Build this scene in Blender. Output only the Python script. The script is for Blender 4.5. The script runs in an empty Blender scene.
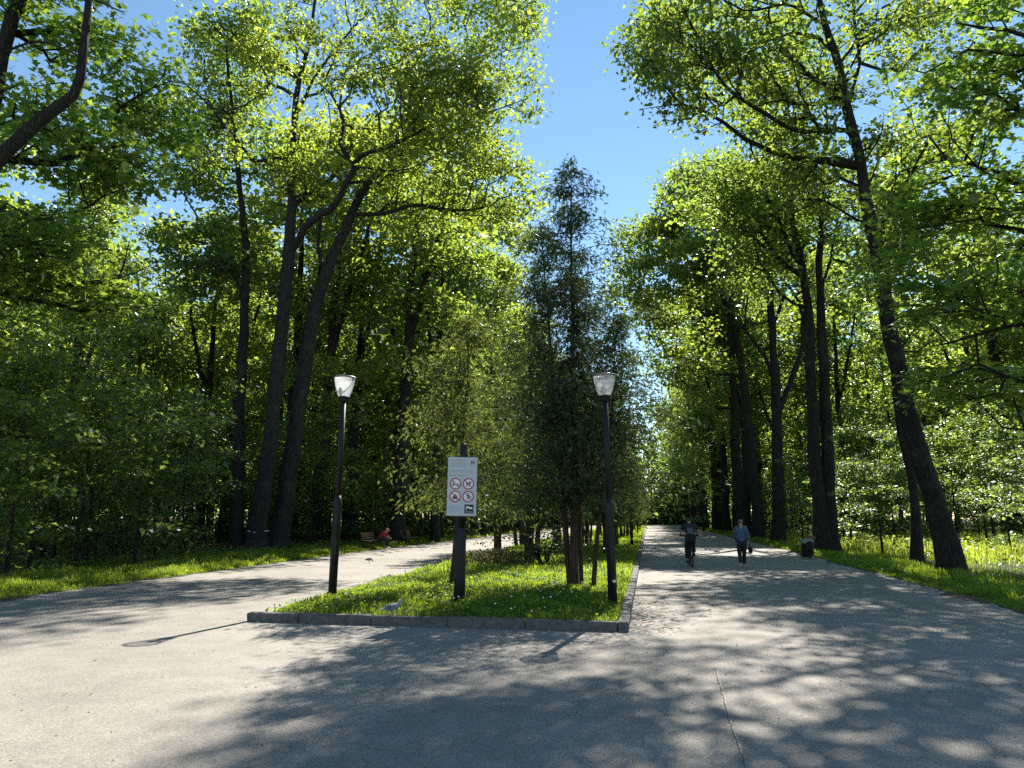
import bpy, bmesh, math, random
import numpy as np
from mathutils import Vector, Matrix, noise as mnoise

R = math.radians
sc = bpy.context.scene
COL = sc.collection
rng = np.random.default_rng(11)

# ------------------------------------------------------------------ camera geometry
F, CX, CY, H = 720.0, 512.0, 384.0, 1.65
TH = math.atan(134.0 / F)            # pitch up
PSI = math.atan(136.0 * math.cos(TH) / F)   # yaw left of the road direction (+Y)
FW = np.array([-math.sin(PSI), math.cos(PSI), 0.0])
RT = np.array([math.cos(PSI), math.sin(PSI), 0.0])
UP = np.array([0, 0, 1.0])

def ray(px, py):
    u = (px - CX) / F; v = (CY - py) / F
    return RT * u + FW * (math.cos(TH) - v * math.sin(TH)) + UP * (math.sin(TH) + v * math.cos(TH))

def G(px, py, z=0.0):
    d = ray(px, py); t = (z - H) / d[2]
    return np.array([d[0] * t, d[1] * t, z])

def P(px, py, D):
    """point seen at (px, py) at forward distance D metres"""
    d = ray(px, py); t = D / (d @ FW)
    return np.array([d[0] * t, d[1] * t, H + d[2] * t])

def V(a): return Vector((float(a[0]), float(a[1]), float(a[2])))

# ------------------------------------------------------------------ tagging
def tag(o, label=None, cat=None, group=None, kind=None):
    if label: o['label'] = label
    if cat: o['category'] = cat
    if group: o['group'] = group
    if kind: o['kind'] = kind
    return o

def empty(name, loc=(0, 0, 0), rz=0.0, scale=1.0, **kw):
    o = bpy.data.objects.new(name, None); COL.objects.link(o)
    o.empty_display_size = 0.3
    o.location = V(loc); o.rotation_euler = (0, 0, rz)
    o.scale = (scale,) * 3 if not isinstance(scale, (tuple, list)) else scale
    return tag(o, **kw)

def link(name, me, mat=None, parent=None):
    o = bpy.data.objects.new(name, me); COL.objects.link(o)
    if mat is not None:
        for m in (mat if isinstance(mat, (list, tuple)) else [mat]):
            me.materials.append(m)
    if parent is not None: o.parent = parent
    return o

# ------------------------------------------------------------------ materials
class NT:
    def __init__(s, name):
        s.m = bpy.data.materials.new(name); s.m.use_nodes = True
        s.t = s.m.node_tree; s.t.nodes.clear()
        s.out = s.t.nodes.new('ShaderNodeOutputMaterial')
    def n(s, typ, **kw):
        nd = s.t.nodes.new(typ)
        for k, v in kw.items():
            if k in nd.inputs: nd.inputs[k].default_value = v
            else: setattr(nd, k, v)
        return nd
    def l(s, a, b): s.t.links.new(a, b)
    def ramp(s, fac, stops):
        r = s.n('ShaderNodeValToRGB'); e = r.color_ramp.elements
        while len(e) < len(stops): e.new(0.5)
        for i, (p, c) in enumerate(stops):
            e[i].position = p; e[i].color = (*c, 1) if len(c) == 3 else c
        s.l(fac, r.inputs[0]); return r.outputs[0]
    def noise(s, scale, detail=4, rough=0.55, vec=None, dim='3D'):
        nd = s.n('ShaderNodeTexNoise', noise_dimensions=dim)
        nd.inputs['Scale'].default_value = scale; nd.inputs['Detail'].default_value = detail
        nd.inputs['Roughness'].default_value = rough
        if vec is not None: s.l(vec, nd.inputs['Vector'])
        return nd.outputs['Fac']
    def coords(s, scale=None, which='Object'):
        tc = s.n('ShaderNodeTexCoord').outputs[which]
        if scale is None: return tc
        mp = s.n('ShaderNodeMapping'); mp.inputs['Scale'].default_value = scale
        s.l(tc, mp.inputs['Vector']); return mp.outputs[0]
    def mix(s, fac, a, b, mode='MIX'):
        nd = s.n('ShaderNodeMix', data_type='RGBA', blend_type=mode)
        for sock, v in ((nd.inputs[0], fac), (nd.inputs[6], a), (nd.inputs[7], b)):
            if hasattr(v, 'is_output'): s.l(v, sock)
            elif isinstance(v, (int, float)): sock.default_value = v
            else: sock.default_value = (*v, 1)
        return nd.outputs[2]
    def bump(s, h, strength=0.3, dist=0.02):
        b = s.n('ShaderNodeBump'); b.inputs['Strength'].default_value = strength
        b.inputs['Distance'].default_value = dist; s.l(h, b.inputs['Height']); return b.outputs[0]
    def principled(s, color, rough=0.6, normal=None, metal=0.0, spec=0.5):
        p = s.n('ShaderNodeBsdfPrincipled')
        if hasattr(color, 'is_output'): s.l(color, p.inputs['Base Color'])
        else: p.inputs['Base Color'].default_value = (*color, 1)
        if hasattr(rough, 'is_output'): s.l(rough, p.inputs['Roughness'])
        else: p.inputs['Roughness'].default_value = rough
        p.inputs['Metallic'].default_value = metal
        p.inputs['Specular IOR Level'].default_value = spec
        if normal is not None: s.l(normal, p.inputs['Normal'])
        s.l(p.outputs[0], s.out.inputs[0]); return p

def plain(name, color, rough=0.6, metal=0.0, var=0.25, scale=12.0, bump=0.0, spec=0.5):
    t = NT(name); v = t.coords()
    nf = t.noise(scale, 5, 0.6, v)
    c = t.ramp(nf, [(0.3, tuple(x * (1 - var) for x in color)), (0.7, tuple(min(1, x * (1 + var)) for x in color))])
    nrm = t.bump(nf, bump, 0.01) if bump else None
    t.principled(c, rough, nrm, metal, spec); return t.m

def leaf_mat(name, d0, d1, t0, t1, tw=0.5, gloss=0.06, grough=0.38):
    """leaf: diffuse + light shining through + a little waxy gloss; colour varies from leaf to leaf (attribute)"""
    t = NT(name)
    at = t.n('ShaderNodeAttribute', attribute_name='tint').outputs['Fac']
    oi = t.n('ShaderNodeObjectInfo').outputs['Random']
    ad = t.n('ShaderNodeMath', operation='MULTIPLY_ADD'); t.l(oi, ad.inputs[0]); ad.inputs[1].default_value = 0.34; ad.inputs[2].default_value = -0.17
    ad2 = t.n('ShaderNodeMath', operation='ADD', use_clamp=True); t.l(at, ad2.inputs[0]); t.l(ad.outputs[0], ad2.inputs[1])
    f = ad2.outputs[0]
    df = t.n('ShaderNodeBsdfDiffuse'); t.l(t.ramp(f, [(0, d0), (1, d1)]), df.inputs['Color'])
    tr = t.n('ShaderNodeBsdfTranslucent'); t.l(t.ramp(f, [(0, t0), (1, t1)]), tr.inputs['Color'])
    mx = t.n('ShaderNodeMixShader'); mx.inputs[0].default_value = tw
    t.l(df.outputs[0], mx.inputs[1]); t.l(tr.outputs[0], mx.inputs[2])
    gl = t.n('ShaderNodeBsdfGlossy'); gl.inputs['Roughness'].default_value = grough; gl.inputs['Color'].default_value = (.9, .95, 1, 1)
    lw = t.n('ShaderNodeLayerWeight'); lw.inputs['Blend'].default_value = .5      # waxy leaves glint at grazing angles
    pw = t.n('ShaderNodeMath', operation='POWER'); t.l(lw.outputs['Facing'], pw.inputs[0]); pw.inputs[1].default_value = 3.0
    gm = t.n('ShaderNodeMath', operation='MULTIPLY_ADD'); t.l(pw.outputs[0], gm.inputs[0]); gm.inputs[1].default_value = gloss * 2.8; gm.inputs[2].default_value = gloss * .6
    m2 = t.n('ShaderNodeMixShader'); t.l(gm.outputs[0], m2.inputs[0])
    t.l(mx.outputs[0], m2.inputs[1]); t.l(gl.outputs[0], m2.inputs[2])
    t.l(m2.outputs[0], t.out.inputs[0]); return t.m

def bark_mat(name, dark, light, zs=0.16, scale=17.0, bump=0.9):
    t = NT(name); v = t.coords((1, 1, zs))
    n1 = t.noise(scale, 6, 0.65, v)
    vo = t.n('ShaderNodeTexVoronoi', feature='DISTANCE_TO_EDGE'); vo.inputs['Scale'].default_value = scale * 0.9
    t.l(v, vo.inputs['Vector'])
    sub = t.n('ShaderNodeMath', operation='MULTIPLY'); t.l(n1, sub.inputs[0]); t.l(t.ramp(vo.outputs['Distance'], [(0, (.35,) * 3), (.25, (1,) * 3)]), sub.inputs[1])
    c = t.ramp(sub.outputs[0], [(0.12, dark), (0.62, light)])
    lich = t.noise(1.7, 3, 0.6, t.coords())
    c = t.mix(t.ramp(lich, [(0.55, (0,) * 3), (0.75, (.35,) * 3)]), c, (0.10, 0.11, 0.07))
    t.principled(c, 0.92, t.bump(sub.outputs[0], bump, 0.05), spec=0.15); return t.m

LEAF_OAK = leaf_mat('leaf_oak', (.030, .060, .014), (.075, .108, .028), (.14, .24, .028), (.51, .61, .065), 0.60, 0.05, .38)
LEAF_MAPLE = leaf_mat('leaf_maple', (.026, .062, .015), (.065, .105, .026), (.15, .28, .026), (.44, .59, .060), 0.62, 0.055, .38)
LEAF_WOOD = leaf_mat('leaf_wood', (.028, .058, .015), (.065, .098, .026), (.13, .24, .026), (.42, .56, .070), 0.59, 0.055, .38)
LEAF_UNDER = leaf_mat('leaf_under', (.034, .068, .022), (.072, .108, .036), (.15, .26, .032), (.42, .54, .085), 0.56, 0.06, 0.38)
LEAF_THUJA = leaf_mat('leaf_thuja', (.016, .034, .013), (.044, .062, .022), (.020, .046, .012), (.13, .18, .036), 0.38, 0.03, 0.5)
LEAF_OLIVE = leaf_mat('leaf_olive_thuja', (.026, .042, .015), (.066, .080, .028), (.05, .080, .016), (.25, .30, .050), 0.44, 0.03, 0.5)
LEAF_GRASS = leaf_mat('leaf_grass', (.045, .100, .014), (.110, .155, .024), (.17, .33, .018), (.56, .68, .055), 0.5, 0.018, 0.5)
LEAF_MEADOW = leaf_mat('leaf_meadow', (.070, .120, .020), (.140, .165, .036), (.26, .40, .028), (.66, .70, .09), 0.5, 0.03, 0.45)
LEAF_SHRUB = leaf_mat('leaf_shrub', (.018, .036, .012), (.035, .055, .018), (.03, .06, .010), (.08, .12, .02), 0.35, 0.03, 0.4)
DRYWEED = leaf_mat('dry_weed', (.09, .095, .03), (.21, .17, .10), (.12, .14, .04), (.26, .20, .11), 0.4, 0.02, 0.5)
BARK = bark_mat('bark_dark', (.012, .011, .010), (.050, .044, .038))
BARK_GREY = bark_mat('bark_grey', (.016, .016, .016), (.064, .061, .057), 0.13, 15.0)
BARK_THUJA = bark_mat('bark_reddish', (.022, .015, .011), (.105, .070, .048), 0.06, 24.0, 0.6)

# ------------------------------------------------------------------ mesh from numpy
def mesh_np(name, verts, faces_flat, face_sizes, smooth=False, tint=None, midx=None):
    me = bpy.data.meshes.new(name)
    nv = len(verts); nf = len(face_sizes); nl = len(faces_flat)
    me.vertices.add(nv); me.vertices.foreach_set('co', np.asarray(verts, np.float32).ravel())
    me.loops.add(nl); me.loops.foreach_set('vertex_index', np.asarray(faces_flat, np.int32))
    me.polygons.add(nf)
    st = np.zeros(nf, np.int32); st[1:] = np.cumsum(face_sizes)[:-1]
    me.polygons.foreach_set('loop_start', st)
    if smooth: me.polygons.foreach_set('use_smooth', np.ones(nf, bool))
    if midx is not None: me.polygons.foreach_set('material_index', np.asarray(midx, np.int32))
    if tint is not None:
        a = me.attributes.new('tint', 'FLOAT', 'POINT'); a.data.foreach_set('value', np.asarray(tint, np.float32))
    me.update(calc_edges=True); me.validate()
    return me

# leaf templates: (x along the leaf, y across, z fold), triangles
T_RHOMB = (np.array([[0, 0, 0], [.45, .34, .07], [1, 0, -.06], [.45, -.34, .07]]), [(0, 1, 2), (0, 2, 3)])
T_OVAL = (np.array([[0, 0, 0], [.25, .27, .05], [.68, .30, .06], [1, 0, -.08], [.68, -.30, .06], [.25, -.27, .05], [.5, 0, -.01]]),
          [(0, 1, 6), (1, 2, 6), (2, 3, 6), (3, 4, 6), (4, 5, 6), (5, 0, 6)])
_m = [(0, 0, 0), (.02, .30, .05), (.30, .24, .01), (.42, .56, .06), (.60, .24, 0), (1.0, 0, -.08), (.60, -.24, 0), (.42, -.56, .06), (.30, -.24, .01), (.02, -.30, .05)]
T_MAPLE = (np.array(_m), [(0, 1, 2), (0, 2, 4), (2, 3, 4), (0, 4, 6), (4, 5, 6), (0, 6, 8), (6, 7, 8), (0, 8, 9)])
T_SPRAY = (np.array([[0, 0, 0], [.34, .16, .03], [.20, .03, 0], [.72, .15, .01], [.50, .02, 0], [1, .0, -.06], [.52, -.03, 0], [.66, -.17, .02], [.22, -.03, 0], [.30, -.19, .02]]),
           [(0, 1, 2), (2, 3, 4), (4, 5, 6), (6, 7, 8), (8, 9, 0), (0, 2, 8), (2, 4, 6), (2, 6, 8)])

def leaf_arrays(c, nrm, d, size, tint, tpl):
    tv, tf = tpl
    nrm = nrm / np.linalg.norm(nrm, axis=1, keepdims=True)
    d = d - nrm * np.sum(d * nrm, axis=1, keepdims=True)
    d /= np.linalg.norm(d, axis=1, keepdims=True) + 1e-9
    b = np.cross(nrm, d)
    s = size[:, None, None]
    v = c[:, None, :] + s * (tv[None, :, 0:1] * d[:, None, :] + tv[None, :, 1:2] * b[:, None, :] + tv[None, :, 2:3] * nrm[:, None, :])
    n, k = len(c), len(tv)
    f = (np.asarray(tf, np.int32)[None] + (np.arange(n, dtype=np.int32) * k)[:, None, None]).reshape(-1)
    return v.reshape(-1, 3), f, np.full(n * len(tf), 3, np.int32), np.repeat(tint, k)

# ------------------------------------------------------------------ tree growth
class Tree:
    """a skeleton (trunk and limbs given, finer branches grown towards the points of the crown), then tubes and leaves"""
    def __init__(s, seed):
        s.r = np.random.default_rng(seed)
        s.pos, s.par, s.minr, s.ok, s.plen = [], [], [], [], []
        s.tips = []
    def add(s, p, par, minr=0.0, ok=True):
        s.pos.append(np.asarray(p, float)); s.par.append(par); s.minr.append(minr); s.ok.append(ok)
        s.plen.append(0 if par < 0 else s.plen[par] + np.linalg.norm(s.pos[-1] - s.pos[par]))
        return len(s.pos) - 1
    def stem(s, pts, radii, attach=None, step=0.55, wob=0.05, okfrom=0.0, tip=False):
        """pts through which the stem runs; smoothed"""
        pts = np.asarray(pts, float); radii = np.asarray(radii, float)
        if attach is None: par = -1
        else:
            A = np.array(s.pos); par = int(np.argmin(np.linalg.norm(A - pts[0], axis=1)))
            pts = np.vstack([A[par], pts[1:]])
        seg = np.linalg.norm(np.diff(pts, axis=0), axis=1); L = np.concatenate([[0], np.cumsum(seg)])
        n = max(3, int(L[-1] / step))
        ts = np.linspace(0, L[-1], n + 1)
        # catmull-rom through the points
        P_ = np.vstack([2 * pts[0] - pts[1], pts, 2 * pts[-1] - pts[-2]])
        idx = np.clip(np.searchsorted(L, ts, side='right') - 1, 0, len(seg) - 1)
        w = np.random.default_rng(int(abs(pts.sum()) * 1000) % 99991).normal(0, 1, (n + 1, 3))
        w = (w + np.roll(w, 1, 0) + np.roll(w, -1, 0)) / 3 * wob
        for i, t in enumerate(ts):
            if attach is not None and i == 0: continue
            k = idx[i]; u = (t - L[k]) / max(seg[k], 1e-6)
            p0, p1, p2, p3 = P_[k], P_[k + 1], P_[k + 2], P_[k + 3]
            q = .5 * (2 * p1 + (p2 - p0) * u + (2 * p0 - 5 * p1 + 4 * p2 - p3) * u * u + (3 * p1 - p0 - 3 * p2 + p3) * u ** 3)
            rr = radii[k] * (1 - u) + radii[min(k + 1, len(radii) - 1)] * u
            if i > 0: q = q + w[i] * min(1, t / 1.5)
            par = s.add(q, par, rr, t / L[-1] >= okfrom)
        if tip: s.tips.append(par)
        return par
    def lobe(s, c, rad, n, shell=0.45):
        v = s.r.normal(size=(n, 3)); v /= np.linalg.norm(v, axis=1, keepdims=True)
        rr = s.r.random(n) ** shell
        return np.asarray(c) + v * rr[:, None] * np.asarray(rad)
    def clump(s, pts, k, sig):
        """each point becomes a bough end: k twig ends gathered about it"""
        n = len(pts); q = np.repeat(np.arange(n), k)
        o = s.r.normal(size=(len(q), 3)) * np.asarray(sig) * s.r.uniform(.6, 1.3, n)[q][:, None]
        return pts[q] + o
    def grow(s, att, step=0.9, pen=0.30, zpen=0.7, bend=0.16, maxlen=30.0):
        A = np.array(s.pos); ok = np.array(s.ok)
        d0 = np.array([np.min(np.linalg.norm(A[ok] - a, axis=1)) for a in att])
        cap = len(s.pos) + len(att) * 14
        B = np.zeros((cap, 3)); B[:len(A)] = A
        OK = np.zeros(cap, bool); OK[:len(A)] = ok
        PL = np.zeros(cap); PL[:len(A)] = s.plen
        n = len(A)
        for i in np.argsort(d0):
            p = att[i]
            dv = p - B[:n]; d = np.linalg.norm(dv, axis=1)
            cost = d + pen * PL[:n] + zpen * np.maximum(0, -dv[:, 2]) + np.where(OK[:n], 0, 1e6)
            j = int(np.argmin(cost))
            if d[j] > maxlen or d[j] < 0.05: continue
            k = max(1, min(12, int(round(d[j] / step))))
            a = B[j].copy(); m = (a + p) / 2 + s.r.normal(0, bend, 3) * d[j] * .6
            m[2] += 0.10 * d[j] * s.r.uniform(-.4, 1.2)
            par = j
            for q in range(1, k + 1):
                u = q / k
                pt = (1 - u) ** 2 * a + 2 * u * (1 - u) * m + u * u * p
                if q < k: pt = pt + s.r.normal(0, .05, 3)
                par = s.add(pt, par); B[n] = pt; OK[n] = True; PL[n] = s.plen[-1]; n += 1
            s.tips.append(par)
    def radii(s, tip=0.011, ex=2.25):
        n = len(s.pos); acc = np.zeros(n); r = np.zeros(n)
        for i in range(n - 1, -1, -1):
            v = acc[i] ** (1 / ex) if acc[i] > 0 else tip
            r[i] = s.minr[i] if s.minr[i] > 0 else v
            r[i] = max(r[i], tip)
            if s.par[i] >= 0: acc[s.par[i]] += max(v, 0) ** ex
        for i in range(n):      # never thicker than the parent
            if s.par[i] >= 0: r[i] = min(r[i], r[s.par[i]] * (1.0 if s.minr[i] > 0 else .82))
        return r
    def wood(s, name, tip=0.011, flare=0.5, ex=2.25, rough=0.10):
        r = s.radii(tip, ex); n = len(s.pos); Pp = np.array(s.pos)
        ch = [[] for _ in range(n)]
        for i in range(n):
            if s.par[i] >= 0: ch[s.par[i]].append(i)
        verts, faces, sizes = [], [], []
        starts = [i for i in range(n) if s.par[i] < 0]
        stack = [(i, None) for i in starts]
        off = 0
        z0 = min(Pp[i][2] for i in starts) if starts else 0
        while stack:
            i, prev = stack.pop()
            chain = ([prev] if prev is not None else []) + [i]
            while ch[chain[-1]]:
                k = ch[chain[-1]]
                m = max(k, key=lambda q: r[q])
                for q in k:
                    if q != m: stack.append((q, chain[-1]))
                chain.append(m)
            pts = Pp[chain]
            rr = r[chain].copy()
            if prev is not None and len(chain) > 1: rr[0] = min(rr[0], rr[1] * 1.15)
            if len(chain) < 2: continue
            big = rr.max()
            k = 14 if big > .3 else 10 if big > .14 else 6 if big > .05 else 4 if big > .02 else 3
            tan = np.gradient(pts, axis=0); tan /= np.linalg.norm(tan, axis=1, keepdims=True) + 1e-9
            ref = np.array([1.0, 0, 0]) if abs(tan[0][0]) < .8 else np.array([0, 1.0, 0])
            x = np.cross(tan[0], ref); x /= np.linalg.norm(x)
            ang = np.linspace(0, 2 * math.pi, k, endpoint=False)
            for j in range(len(chain)):
                x = x - tan[j] * (x @ tan[j]); x /= np.linalg.norm(x) + 1e-9
                y = np.cross(tan[j], x)
                rad = np.full(k, rr[j])
                if j == len(chain) - 1: rad *= 0.35
                if big > .09:
                    zz = pts[j][2] - z0
                    fl = flare * math.exp(-max(zz, 0) / .55) if prev is None else 0
                    for a in range(k):
                        nz = mnoise.noise((math.cos(ang[a]) * 1.3 + pts[0][0], math.sin(ang[a]) * 1.3, pts[j][2] * .55 + pts[0][1]))
                        rad[a] *= 1 + rough * 2.2 * nz + fl * (.55 + .75 * max(0, math.sin(ang[a] * 4 + pts[0][0])))
                ring = pts[j] + rad[:, None] * (np.cos(ang)[:, None] * x + np.sin(ang)[:, None] * y)
                verts.append(ring)
                if j > 0:
                    b0 = off + (j - 1) * k; b1 = off + j * k
                    for a in range(k):
                        faces += [b0 + a, b0 + (a + 1) % k, b1 + (a + 1) % k, b1 + a]; sizes.append(4)
            off += k * len(chain)
        return mesh_np(name, np.vstack(verts), faces, sizes, smooth=True)
    def leaves(s, name, per=40, size=(.16, .26), spread=(.55, .55, .28), tpl=T_RHOMB, flat=0.55, tintbias=0.5, droop=0.15):
        tips = np.array([s.pos[i] for i in s.tips]); n = len(tips)
        par = np.array([s.pos[s.par[i]] for i in s.tips])
        cnt = np.maximum(3, s.r.normal(per, per * .45, n).astype(int))
        ctint = np.clip(s.r.normal(tintbias, .17, n), 0, 1)
        idx = np.repeat(np.arange(n), cnt); N = len(idx)
        # leaves sit along the last stretch of twig and round its end
        u = s.r.random(N)[:, None] * .9
        c = tips[idx] * (1 - u * .6) + par[idx] * u * .6
        off = np.clip(s.r.normal(size=(N, 3)), -1.7, 1.7) * np.asarray(spread)
        c = c + off
        c[:, 2] -= droop * np.hypot(off[:, 0], off[:, 1]) ** 2
        nrm = s.r.normal(size=(N, 3)) * flat; nrm[:, 2] += 1.0
        d = off + s.r.normal(size=(N, 3)) * .35; d[:, 2] -= .25
        sz = (size[0] + size[1]) / 2 * np.clip(np.exp(s.r.normal(0, .32, N)), .45, 1.9)
        tint = np.clip(ctint[idx] + s.r.normal(0, .16, N), 0, 1)
        v, f, fs, tt = leaf_arrays(c, nrm, d, sz, tint, tpl)
        return mesh_np(name, v, f, fs, tint=tt)

def put_tree(name, wood_me, leaf_me, loc, rz, scale, label, group=None, cat='tree', trunkname='trunk', crownname='crown'):
    t = empty(name, loc, rz, scale, label=label, cat=cat, group=group)
    a = bpy.data.objects.new(trunkname, wood_me); COL.objects.link(a); a.parent = t
    b = bpy.data.objects.new(crownname, leaf_me); COL.objects.link(b); b.parent = t
    return t

def hero(name, seed, base_px, D, trunk, limbs, lobes, label, leafmat, bark, per=40, size=(.16, .26), tpl=T_RHOMB,
         spread=(.6, .6, .3), okfrom=0.35, tintbias=0.5, extra_trunks=(), flat=0.8, cat='tree', pen=0.30, step=0.9, k=7, sig=(.62, .62, .32), thin=.80):
    """trunk / limbs given as (px, py, radius px[, dD]) lists seen in the photograph at distance D"""
    base = G(*base_px); D = D or float(base @ FW)
    s = D / F; sr = s * thin
    def pt(q): return P(q[0], q[1], D + (q[3] if len(q) > 3 else 0))
    T = Tree(seed)
    pts = [base - UP * .15] + [pt(q) for q in trunk]
    T.stem(pts, [trunk[0][2] * sr * 1.05] + [q[2] * sr for q in trunk], okfrom=okfrom, wob=.04)
    for ex in extra_trunks:
        b2 = G(ex[0][0], ex[0][1])
        T.stem([b2 - UP * .15] + [pt(q) for q in ex[1:]], [q[2] * sr for q in ex], okfrom=okfrom, wob=.04)
    for lb in limbs:
        T.stem([pt(q) for q in lb], [q[2] * sr * .78 for q in lb], attach=True, okfrom=.15, wob=.09)
    att = []
    for (px, py, rx, ry, dD, rd, n) in lobes:
        c = P(px, py, D + dD)
        # local ellipsoid: x across, y depth, z up
        l = T.clump(T.lobe((0, 0, 0), (rx * s * .93, rd * .8, ry * s * .93), max(4, int(n * 2.0 / k))), k, sig)
        att.append(c + l[:, 0:1] * RT + l[:, 1:2] * FW + l[:, 2:3] * UP)
    att = np.vstack(att); att = att[att[:, 2] > 1.2]
    T.grow(att, pen=pen, step=step)
    # own origin at the foot
    o = base.copy(); o[2] = 0
    T.pos = [p - o for p in T.pos]
    w = T.wood('trunk_mesh', tip=.021, ex=2.12); w.materials.append(bark)
    lf = T.leaves('crown_mesh', per, size, spread, tpl, flat, tintbias); lf.materials.append(leafmat)
    return put_tree(name, w, lf, o, 0, 1.0, label, cat=cat)

# ================================================================== TREES SEEN ONE BY ONE
def D_of(px, py): return float(G(px, py) @ FW)

# --- the big oak pair beside the left path
hero('broad_oak_tree', 1, (256, 551), None,
     [(257, 545, 12.5), (262, 500, 10.5), (272, 420, 9.5), (282, 330, 8.6), (289, 255, 8.0), (292, 205, 5.6), (293, 150, 5.0), (297, 90, 3.8), (310, 40, 2.6), (318, -20, 1.6)],
     [[(288, 250, 6.2), (317, 219, 6.0, -1), (336, 203, 5.4, -1.5), (350, 178, 4.6, -2), (358, 159, 4.2, -2.4), (374, 150, 3.6, -3), (395, 144, 3.0, -3.5), (425, 130, 2.0, -4)],
      [(292, 206, 4.2), (314, 190, 4.0, 1), (340, 168, 3.6, 2), (346, 134, 3.0, 2), (341, 100, 2.4, 2.4), (352, 50, 1.8, 3)],
      [(292, 160, 3.2), (280, 158, 3.0, -.5), (255, 161, 2.8, -1.2), (233, 136, 2.4, -2), (208, 103, 1.8, -2.6), (180, 80, 1.2, -3)],
      [(293, 140, 3.0), (300, 110, 2.8, -1), (325, 60, 2.2, -2), (360, 20, 1.6, -3)]],
     [(330, -50, 160, 60, 0, 6.5, 150), (250, 55, 90, 75, 0, 5, 135), (385, 70, 110, 75, -3, 5, 160), (300, 160, 75, 40, -1, 4.5, 60),
      (440, 150, 70, 40, -3, 4, 55), (465, 70, 62, 75, -2, 4, 80)],
     'huge grey oak with a white band on its trunk, forking high beside left path', LEAF_OAK, BARK_GREY, per=22, size=(.14, .27),
     tintbias=.62, spread=(.40, .40, .24))
hero('leaning_oak_tree', 2, (278, 550), None,
     [(279, 544, 13), (289, 470, 10.5), (303, 380, 9.0), (312, 325, 8.4), (318, 298, 8.0), (333, 256, 7.4), (346, 228, 6.6), (367, 184, 5.2), (392, 159, 3.8), (412, 118, 2.8), (440, 60, 1.8)],
     [[(356, 211, 3.8), (385, 212, 3.4, -1), (417, 206, 3.0, -1.5), (450, 210, 2.4, -2), (480, 208, 1.6, -2.5), (510, 195, 1.0, -3)],
      [(392, 159, 3.0), (420, 150, 2.4, -1), (455, 130, 1.8, -2), (500, 100, 1.2, -2)],
      [(325, 275, 3.4), (318, 250, 3.0, 1), (322, 220, 2.6, 2), (318, 170, 2.0, 3)]],
     [(480, 110, 70, 70, -2, 4.5, 110), (505, 25, 44, 70, -1, 4, 75), (430, 190, 85, 34, -2, 4, 50), (500, 185, 48, 40, -2, 3.5, 70), (410, -20, 90, 60, 0, 5, 80)],
     'second huge oak leaning right, its long low limb reaching over the path', LEAF_OAK, BARK_GREY, per=22, size=(.14, .27),
     tintbias=.68, spread=(.40, .40, .24))
hero('straight_oak_tree', 3, (237, 551), None,
     [(237, 545, 8.5), (238, 480, 7.2), (240, 400, 6.5), (244, 330, 5.8), (246, 260, 4.8), (240, 190, 3.6), (232, 110, 2.4), (225, 40, 1.4)],
     [[(244, 300, 3.0), (232, 270, 2.6), (205, 230, 2.0, 1), (180, 190, 1.2, 1)]],
     [(215, 150, 75, 90, 2, 5, 130), (215, 260, 70, 50, 1, 4, 70), (230, 40, 60, 60, 2, 4, 60)],
     'straight slimmer oak standing just left of the white-banded oak', LEAF_WOOD, BARK, per=24, size=(.18, .32), tintbias=.5, spread=(.42, .42, .24))
# --- off the left edge: forks cross the top-left corner
hero('maple_tree', 4, (-100, 597), None,
     [(-99, 590, 20), (-88, 450, 17), (-64, 300, 15), (-34, 205, 12), (0, 160, 9.5), (45, 118, 8), (76, 92, 7), (84, 50, 5.5), (90, 0, 4.5), (100, -80, 3)],
     [[(-66, 310, 14), (-40, 190, 13.5, 1), (-4, 90, 13, 1), (8, 45, 12.5, 1), (20, 0, 12, 1), (40, -60, 6, 1.5)],
      [(10, 52, 3, 1), (35, 44, 2.4, .5), (60, 48, 1.6, 0), (85, 62, 1, -.3)],
      [(-60, 250, 6), (-30, 230, 5, 2), (20, 240, 4, 3), (70, 215, 3, 4), (120, 190, 2, 5)]],
     [(30, 250, 100, 70, 3.5, 3.2, 95), (95, 150, 90, 60, 3, 3.2, 85), (60, 20, 100, 45, 2, 3, 45), (150, 110, 60, 55, 6, 3, 70), (-40, 330, 80, 60, 3, 3, 50), (110, 300, 60, 45, 6, 2.6, 50)],
     'broad maple outside left edge whose forks cross the top left corner', LEAF_MAPLE, BARK, per=18, size=(.12, .21), tpl=T_MAPLE,
     spread=(.36, .36, .12), tintbias=.66, flat=.55, k=6, sig=(.55, .55, .13))
# --- two slim leaning oaks beyond, left of the conifers
hero('dark_forked_tree', 5, (385, 538), None,
     [(386, 534, 7.5), (395, 480, 6.2), (402, 400, 5.4), (411, 360, 5.0), (418, 300, 4.4), (425, 262, 3.8), (432, 200, 2.6), (440, 140, 1.6)],
     [[(413, 340, 3.4), (425, 325, 3.0), (440, 318, 2.4, -1), (452, 322, 1.8, -1)], [(405, 385, 3.6), (395, 340, 3.2, 1), (384, 300, 2.6, 2), (378, 240, 2, 2)],
      [(420, 285, 3), (402, 245, 2.6, 1), (396, 190, 1.8, 1)]],
     [(440, 190, 75, 75, 3, 7, 150), (490, 235, 55, 60, 3, 6, 110), (400, 150, 70, 70, 5, 6, 100), (435, 290, 60, 40, 3, 6, 60)],
     'dark crooked tree with forked limbs between oak pair and conifers', LEAF_OAK, BARK, per=24, size=(.19, .35), tintbias=.72, spread=(.46, .46, .28))

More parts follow.
